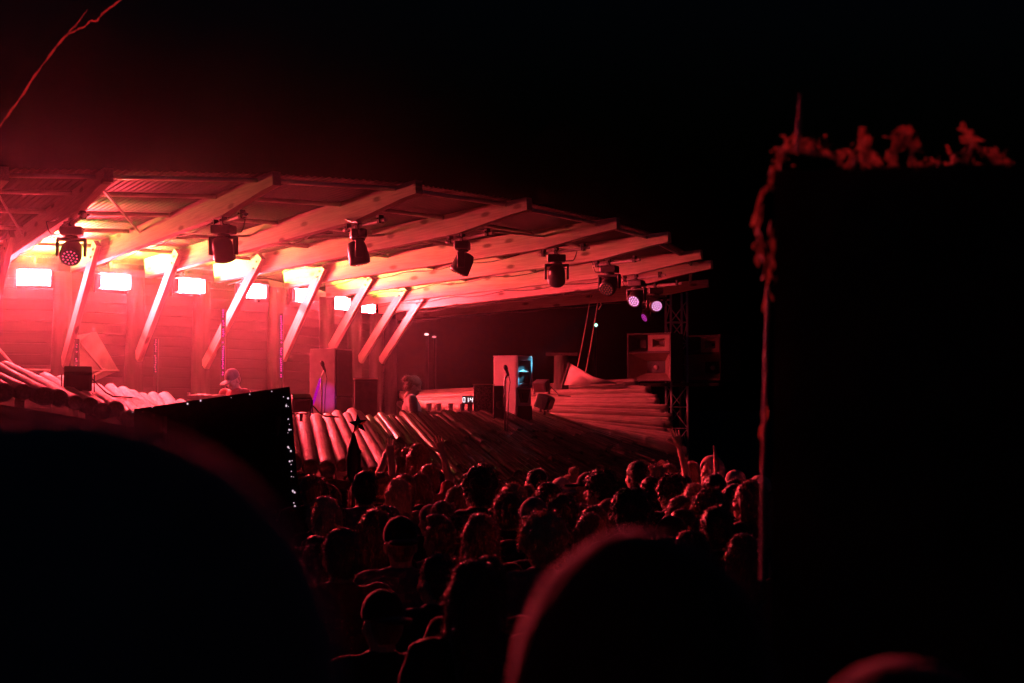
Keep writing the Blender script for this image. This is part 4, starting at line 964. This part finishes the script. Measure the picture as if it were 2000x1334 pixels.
for (px, yt, Y, lab, kw) in CROWD:
    kw = dict(kw); tn = kw.pop('turn', random.uniform(-26, 30)); o = crowd(px, yt, Y, lab, tn, **kw); o.rotation_euler.x = R(random.uniform(-2, 2)); o.rotation_euler.y = R(random.uniform(-2.5, 2.5))
# the half-hidden rest of the front rows, all alike in the dark
taken = [(c_[0], c_[2]) for c_ in CROWD]; cnt = 0; rr = random.Random(21)
STY = ('short', 'short', 'long', 'curly', 'wavy', 'tied', 'quiff', 'pony', 'backcap')
HW = {'short': 'short-haired', 'long': 'straight-haired', 'curly': 'curly-haired', 'wavy': 'wavy-haired', 'tied': 'tied-haired', 'quiff': 'quiffed', 'pony': 'ponytailed', 'backcap': 'cap-wearing'}
LM = ((700, 'right of the dark board'), (790, 'below the star-topped cone'), (880, 'below the reaching hand'), (960, 'around the shaggy dark head'), (1050, 'below the white speaker'), (1130, 'below the ring of fair hair'), (1200, 'left of the tall black head'), (1290, 'below the tall black head'), (1390, 'below the horn speakers'), (1500, 'near the pillar'))
seen = set()
while cnt < 34:
    Y = rr.uniform(7.0, 13.2); px = rr.uniform(600, 1480)
    if any(abs((px - 1000) / F * Y - (a_ - 1000) / F * b_) < .34 and abs(Y - b_) < .42 for a_, b_ in taken): continue
    st = rr.choice(STY); hc = rr.choice(('black', 'brown', 'brown', 'fair')) if st != 'backcap' else 'grey'; sc_ = rr.choice(('black', 'grey', 'red', 'black'))
    lab = 'dim %s person with %s %s and %s top, %s' % (HW[st], {'black': 'black', 'brown': 'brown', 'fair': 'fair', 'grey': 'a grey'}[hc], 'cap' if st == 'backcap' else 'hair', sc_, [w_ for x_, w_ in LM if px < x_][0])
    if lab in seen: continue
    seen.add(lab); taken.append((px, Y)); cnt += 1; hgt = rr.uniform(1.50, 1.70); p = P(px, 800, Y)
    person((p.x, Y, ground_z(Y)), face_to(p, STAGE) + R(rr.uniform(-35, 40)), hgt, lab, hair=st, hcol=hc, shirt=sc_, la=rr.choice(('down', 'down', 'front')), group='half-hidden people in the crowd')
# three people close to the lens
crowd(140, 792, .56, 'huge blurred dark hooded head filling the lower left corner', -4, hair='hood', hcol='grey', shirt='black')
crowd(1238, 1022, 1.0, 'blurred dark head with a red rim at the bottom centre', -6, hair='beanie', hcol='black', shirt='black')
crowd(1752, 1268, 1.0, 'blurred dark head at the bottom right below the pillar', -6, hair='beanie', hcol='black', shirt='black')
# performers
p = P(459, 718, 18.0); person((p.x, p.y, FZ), face_to(p, P(230, 800, 16.3)) , p.z - FZ - .01, 'man in a baseball cap looking down at the deck on stage', la='deck', ra='deck', hair='cap', hcol='grey', shirt='red', pitch=R(28), group='performers on stage')
p = P(813, 735, 17.95); person((p.x - .06, p.y, FZ), R(-80), p.z - FZ + .01, 'woman with tied-up hair bending over the ridge of canes on stage', la='deck', ra='deck', hair='tied', hcol='brown', shirt='pale', pitch=R(22), group='performers on stage', sleeve='short')

# ------------------------------------------------------------------ board with fairy lights held above the crowd
c = [P(262, 799, 12.2), P(565, 755, 12.0), P(584, 990, 11.8), P(262, 1030, 12.0)]
ctr = (c[2] + c[3]) / 2; root = thing('light_board', 'black tilted board edged with tiny fairy lights above the crowd', 'board', (ctr.x, ctr.y, 0))
nn = Vector((.0, .04, 0)); MB().add(c + [v + nn for v in c], [(0, 3, 2, 1), (4, 5, 6, 7), (0, 1, 5, 4), (1, 2, 6, 5), (2, 3, 7, 6), (3, 0, 4, 7)]).build('panel', M['blackmat'], root)
mb = MB()
for (a, b, n_) in ((c[0], c[1], 7), (c[1], c[2], 26)):
    for k in range(n_):
        u = (k // 3 * 3 + random.uniform(0, 1.6)) / n_ if n_ > 9 else (k + random.uniform(0, .8)) / n_; q = a.lerp(b, u) + Vector((random.uniform(-.04, .0) - .01, -.012, random.uniform(-.05, -.01)))
        r = random.choice((.003, .004, .005, .008)); mb.lathe([(r * .4, -r), (r, 0), (r * .4, r)], 6, Matrix.Translation(q))
o = mb.build('fairy_light', emat('fairy_light', (.85, .62, .75), .9), root); o['kind'] = 'stuff'
for q in (ctr + Vector((-.45, .06, 0)), ctr + Vector((.5, .06, 0))): MB().tube([(q.x, q.y, 0), (q.x, q.y, c[1].z - .25)], .022, 8).build('pole', M['log'], root)
# star-topped tinsel cone on a stick
b = P(690, 944, 11.4); t = P(697, 842, 11.4); root = thing('star_totem', 'dark cone wrapped in tinsel with a glitter star on top, held above the crowd', 'totem', (b.x, b.y, 0))
hh = t.z - b.z; mt = Matrix.Translation(b)
MB().lathe([(.02, 0), (.05, .06), (.062, hh * .45), (.05, hh * .62), (.028, hh * .8), (.006, hh)], 16, mt).build('cone', M['cab'], root, smooth=True)
MB().tube([(b.x, b.y, 0.0), (b.x, b.y, b.z + .02)], .016, 8).build('stick', M['log'], root)
st = P(700, 828, 11.38); mb = MB(); pts = []
for k in range(10):
    r = .085 if k % 2 == 0 else .034; a = math.pi / 2 + k * math.pi / 5 + .12; pts.append((st.x + r * math.cos(a), st.y, st.z + r * math.sin(a)))
vs = pts + [(st.x, st.y - .022, st.z), (st.x, st.y + .022, st.z)]
MB().add(vs, [(k, (k + 1) % 10, 10) for k in range(10)] + [((k + 1) % 10, k, 11) for k in range(10)]).build('star', M['tinsel'], root)
mb = MB()
for k in range(420):
    u = random.random(); an = u * 14 + random.uniform(-.5, .5); z = u * hh * .75; r = .066 * (1 - .35 * u); q = Vector((b.x + r * math.cos(an), b.y + r * math.sin(an), b.z + z - .03)); d = Vector((math.cos(an), math.sin(an), random.uniform(-.6, .3))) * random.uniform(.01, .03); w = Vector((random.uniform(-.003, .003), random.uniform(-.003, .003), .003))
    mb.add([q - w, q + w, q + d], [(0, 1, 2)])
o = mb.build('tinsel', M['tinsel'], root); o['kind'] = 'stuff'

# ------------------------------------------------------------------ pillar at right
x0 = P(1512, 600, 2.8).x; pw = 0.78; zt = P(1600, 322, 2.8).z; gz = ground_z(2.8)
root = thing('leafy_pillar', 'dark square pillar at right with ragged dry leaves along its top and edge', 'pillar', (x0 + pw / 2, 2.8, gz - .05), R(-11.5))
mb = MB(); vs = []; hh = zt - gz + .05
lv = [0, .3, .6, .8, 1]
for u in lv:
    l = P(lerp(1488, 1519, u), lerp(1200, 322, u), 2.8).x - x0 - pw / 2
    for (x, y) in ((l, 0), (pw / 2, 0), (pw / 2, .6), (l + .03, .6)): vs.append((x, y, u * hh))
fs = [(i * 4 + k, i * 4 + (k + 1) % 4, (i + 1) * 4 + (k + 1) % 4, (i + 1) * 4 + k) for i in range(len(lv) - 1) for k in range(4)] + [(16, 17, 18, 19), (3, 2, 1, 0)]
MB().add(vs, fs).build('shaft', M['bark'], root, world=False)
def leaf_clump(mb, px, py, n, spread, size, Y=2.78):
    for _ in range(n):
        q = P(px + random.gauss(0, spread), py + random.gauss(0, spread), Y + random.uniform(.0, .25)); a = Vector((random.gauss(0, 1), random.gauss(0, 1), random.gauss(0, 1))).normalized(); b = a.orthogonal().normalized(); s = size * random.uniform(.5, 1.3)
        nrm = a.cross(b) * s * .15; mb.add([q - a * s, q + b * s * .45 + nrm, q + a * s, q - b * s * .45 + nrm], [(0, 1, 2), (0, 2, 3)])
top = [(1520, 290), (1535, 275), (1552, 270), (1570, 280), (1590, 275), (1605, 285), (1640, 300), (1665, 312), (1685, 285), (1688, 265), (1693, 300), (1745, 310), (1752, 270), (1768, 258), (1782, 275), (1780, 312), (1805, 320), (1830, 315), (1860, 305), (1885, 300), (1893, 285), (1899, 262), (1940, 300), (1955, 308), (1970, 318), (1985, 325), (2010, 320), (2040, 330)]
mb = MB()
for (px, py) in top:
    leaf_clump(mb, px + random.uniform(-8, 8), py + 6, random.randint(6, 26), random.uniform(5, 13), random.uniform(.006, .017))
o = mb.build('dry_leaves', M['leaf'], root); o['kind'] = 'stuff'
mb = MB()
def blade(mb, p0, p1, w):
    d = (p1 - p0); sd = d.cross(Vector((random.gauss(0, 1), random.gauss(0, 1), random.gauss(0, .3)))).normalized() * w; m = p0.lerp(p1, .5) + sd.cross(d).normalized() * w * .5
    mb.add([p0 - sd * .3, p0 + sd * .3, m + sd, m - sd, p1 + sd * .1, p1 - sd * .1], [(0, 1, 2, 3), (3, 2, 4, 5)])
for (xa, ya, xb, yb, n_) in ((1535, 285, 1508, 350, 16), (1512, 330, 1490, 380, 14), (1488, 372, 1474, 450, 18), (1476, 440, 1484, 520, 12), (1512, 430, 1502, 520, 14), (1508, 500, 1500, 560, 9), (1502, 560, 1498, 640, 5), (1498, 680, 1494, 780, 5), (1494, 800, 1490, 900, 4)):
    for _ in range(n_):
        u0 = random.uniform(-.1, .75); u1 = u0 + random.uniform(.2, .5); j_ = random.gauss(0, 4.5)
        blade(mb, P(lerp(xa, xb, u0) + j_, lerp(ya, yb, u0), 2.78 + random.uniform(0, .15)), P(lerp(xa, xb, u1) + j_ + random.gauss(0, 4), lerp(ya, yb, u1), 2.78 + random.uniform(0, .15)), random.uniform(.002, .006))
o = mb.build('hanging_leaves', M['leaf'], root); o['kind'] = 'stuff'
mb = MB(); pr = None
for (px, py) in top:
    q = P(px, py + 18, 2.86)
    if pr is not None: mb.tube([pr, pr.lerp(q, .5) + Vector((0, 0, random.uniform(-.01, .015))), q], .0035, 5)
    mb.tube([q, P(px + random.uniform(-8, 8), py - random.uniform(0, 14), 2.84)], [.003, .0012], 5); pr = q
o = mb.build('creeper_stems', M['twig'], root); o['kind'] = 'stuff'
MB().tube([P(1558, 300, 2.85), P(1560, 240, 2.85), P(1563, 184, 2.85)], [.006, .005, .003], 6).build('twig', M['twig'], root)
MB().tube([P(1500, 560, 2.76), P(1496, 700, 2.76), P(1490, 900, 2.76), P(1488, 1010, 2.76), P(1487, 1135, 2.76)], .004, 6).build('edge_vine', M['twig'], root)

# ------------------------------------------------------------------ forked cable from the upper left, flattened and made translucent to glow in backlight
pts = [(-160, 470), (-60, 330), (0, 246), (30, 205), (50, 176), (75, 138), (105, 98), (128, 70)]
br = [(128, 70), (150, 58), (165, 53), (176, 41), (190, 41), (198, 28), (215, 15), (240, -3), (300, -40), (420, -120)]
YB = 6.0; q = P(-160, 470, YB); root = thing('forked_cable', 'thin forked cable built as a translucent strip lit red in the upper left corner', 'ribbon', (q.x, q.y, 0))
def ribbon(path, w, name):
    vs = []; n_ = len(path); pp = [P(*p_, YB) for p_ in path]
    for k in range(n_):
        t = (pp[min(k + 1, n_ - 1)] - pp[max(k - 1, 0)]).normalized(); sd = t.cross(Vector((0.25 * math.sin(k * 1.9), 1, 0))).normalized() * w[k]; vs += [pp[k] - sd, pp[k] + sd]
    MB().add(vs, [(2 * k, 2 * k + 1, 2 * k + 3, 2 * k + 2) for k in range(n_ - 1)]).build(name, M['leaf'], root, smooth=True)  # translucent leaf material lets the cable shine when lit from behind
def dense(path):
    out = []
    for k in range(len(path) - 1):
        for u in (0, .25, .5, .75): out.append((lerp(path[k][0], path[k + 1][0], u) + random.uniform(-.8, .8), lerp(path[k][1], path[k + 1][1], u) + random.uniform(-.8, .8)))
    return out + [path[-1]]
dp = dense(pts); ribbon(dp, [random.choice((.0015, .003, .0045, .005)) for _ in dp], 'cable_strip')
dp = dense(br); ribbon(dp, [random.choice((.0012, .003, .004)) for _ in dp], 'loose_end')
ribbon(dense([(128, 70), (152, 44), (171, 19)]), [.004 - .0004 * k for k in range(9)], 'loose_end')
MB().tube([(q.x - .6, q.y, 0), (q.x - .3, q.y, q.z * .6), q], [.03, .02, .012], 7).build('stake', M['log'], root, smooth=True)

# ------------------------------------------------------------------ smoke hanging under the stage roof
me = bpy.data.meshes.new('stage_smoke'); bm = bmesh.new(); bmesh.ops.create_icosphere(bm, subdivisions=4, radius=1)
for v in bm.verts: v.co = Vector((v.co.x * 10.5, v.co.y * 9.5, v.co.z * 6.5))
bm.to_mesh(me); bm.free(); hz_o = bpy.data.objects.new('stage_smoke', me); COL.objects.link(hz_o); hz_o.location = (-6.8, 18.2, 4.2); hz_o.rotation_euler = (0, 0, R(25))
hz_o['kind'] = 'stuff'; hz_o['label'] = 'thin stage smoke hanging in the red light'
hm = bpy.data.materials.new('stage_haze'); hm.use_nodes = True; hn = hm.node_tree.nodes; hn.clear()
pv = hn.new('ShaderNodeVolumePrincipled'); pv.inputs['Color'].default_value = (.92, .9, .9, 1); pv.inputs['Anisotropy'].default_value = 0.66
tc = hn.new('ShaderNodeTexCoord'); mp = hn.new('ShaderNodeMapping'); mp.inputs['Scale'].default_value = (1 / 10.5, 1 / 9.5, 1 / 6.5); hl = hm.node_tree.links
gr = hn.new('ShaderNodeTexGradient'); gr.gradient_type = 'QUADRATIC_SPHERE'; hl.new(tc.outputs['Object'], mp.inputs[0]); hl.new(mp.outputs[0], gr.inputs[0])
mu = hn.new('ShaderNodeMath'); mu.operation = 'MULTIPLY'; mu.inputs[1].default_value = HAZE_DENSITY; hl.new(gr.outputs['Fac'], mu.inputs[0]); hl.new(mu.outputs[0], pv.inputs['Density'])
ho = hn.new('ShaderNodeOutputMaterial'); hm.node_tree.links.new(pv.outputs[0], ho.inputs['Volume']); me.materials.append(hm)

# a thinner drift of the same smoke out over the left of the meadow
o2 = hz_o.copy(); COL.objects.link(o2); o2.data = me.copy(); o2.name = 'stage_smoke'; o2.location = (-8.5, 12.0, 5.0); o2.rotation_euler = (0, 0, 0); o2.scale = (.85, .75, .85)
o2['label'] = 'faint smoke drifting out over the left of the crowd'; hm2 = hm.copy(); o2.data.materials[0] = hm2
for nd in hm2.node_tree.nodes:
    if nd.type == 'MATH': nd.inputs[1].default_value = 0.012
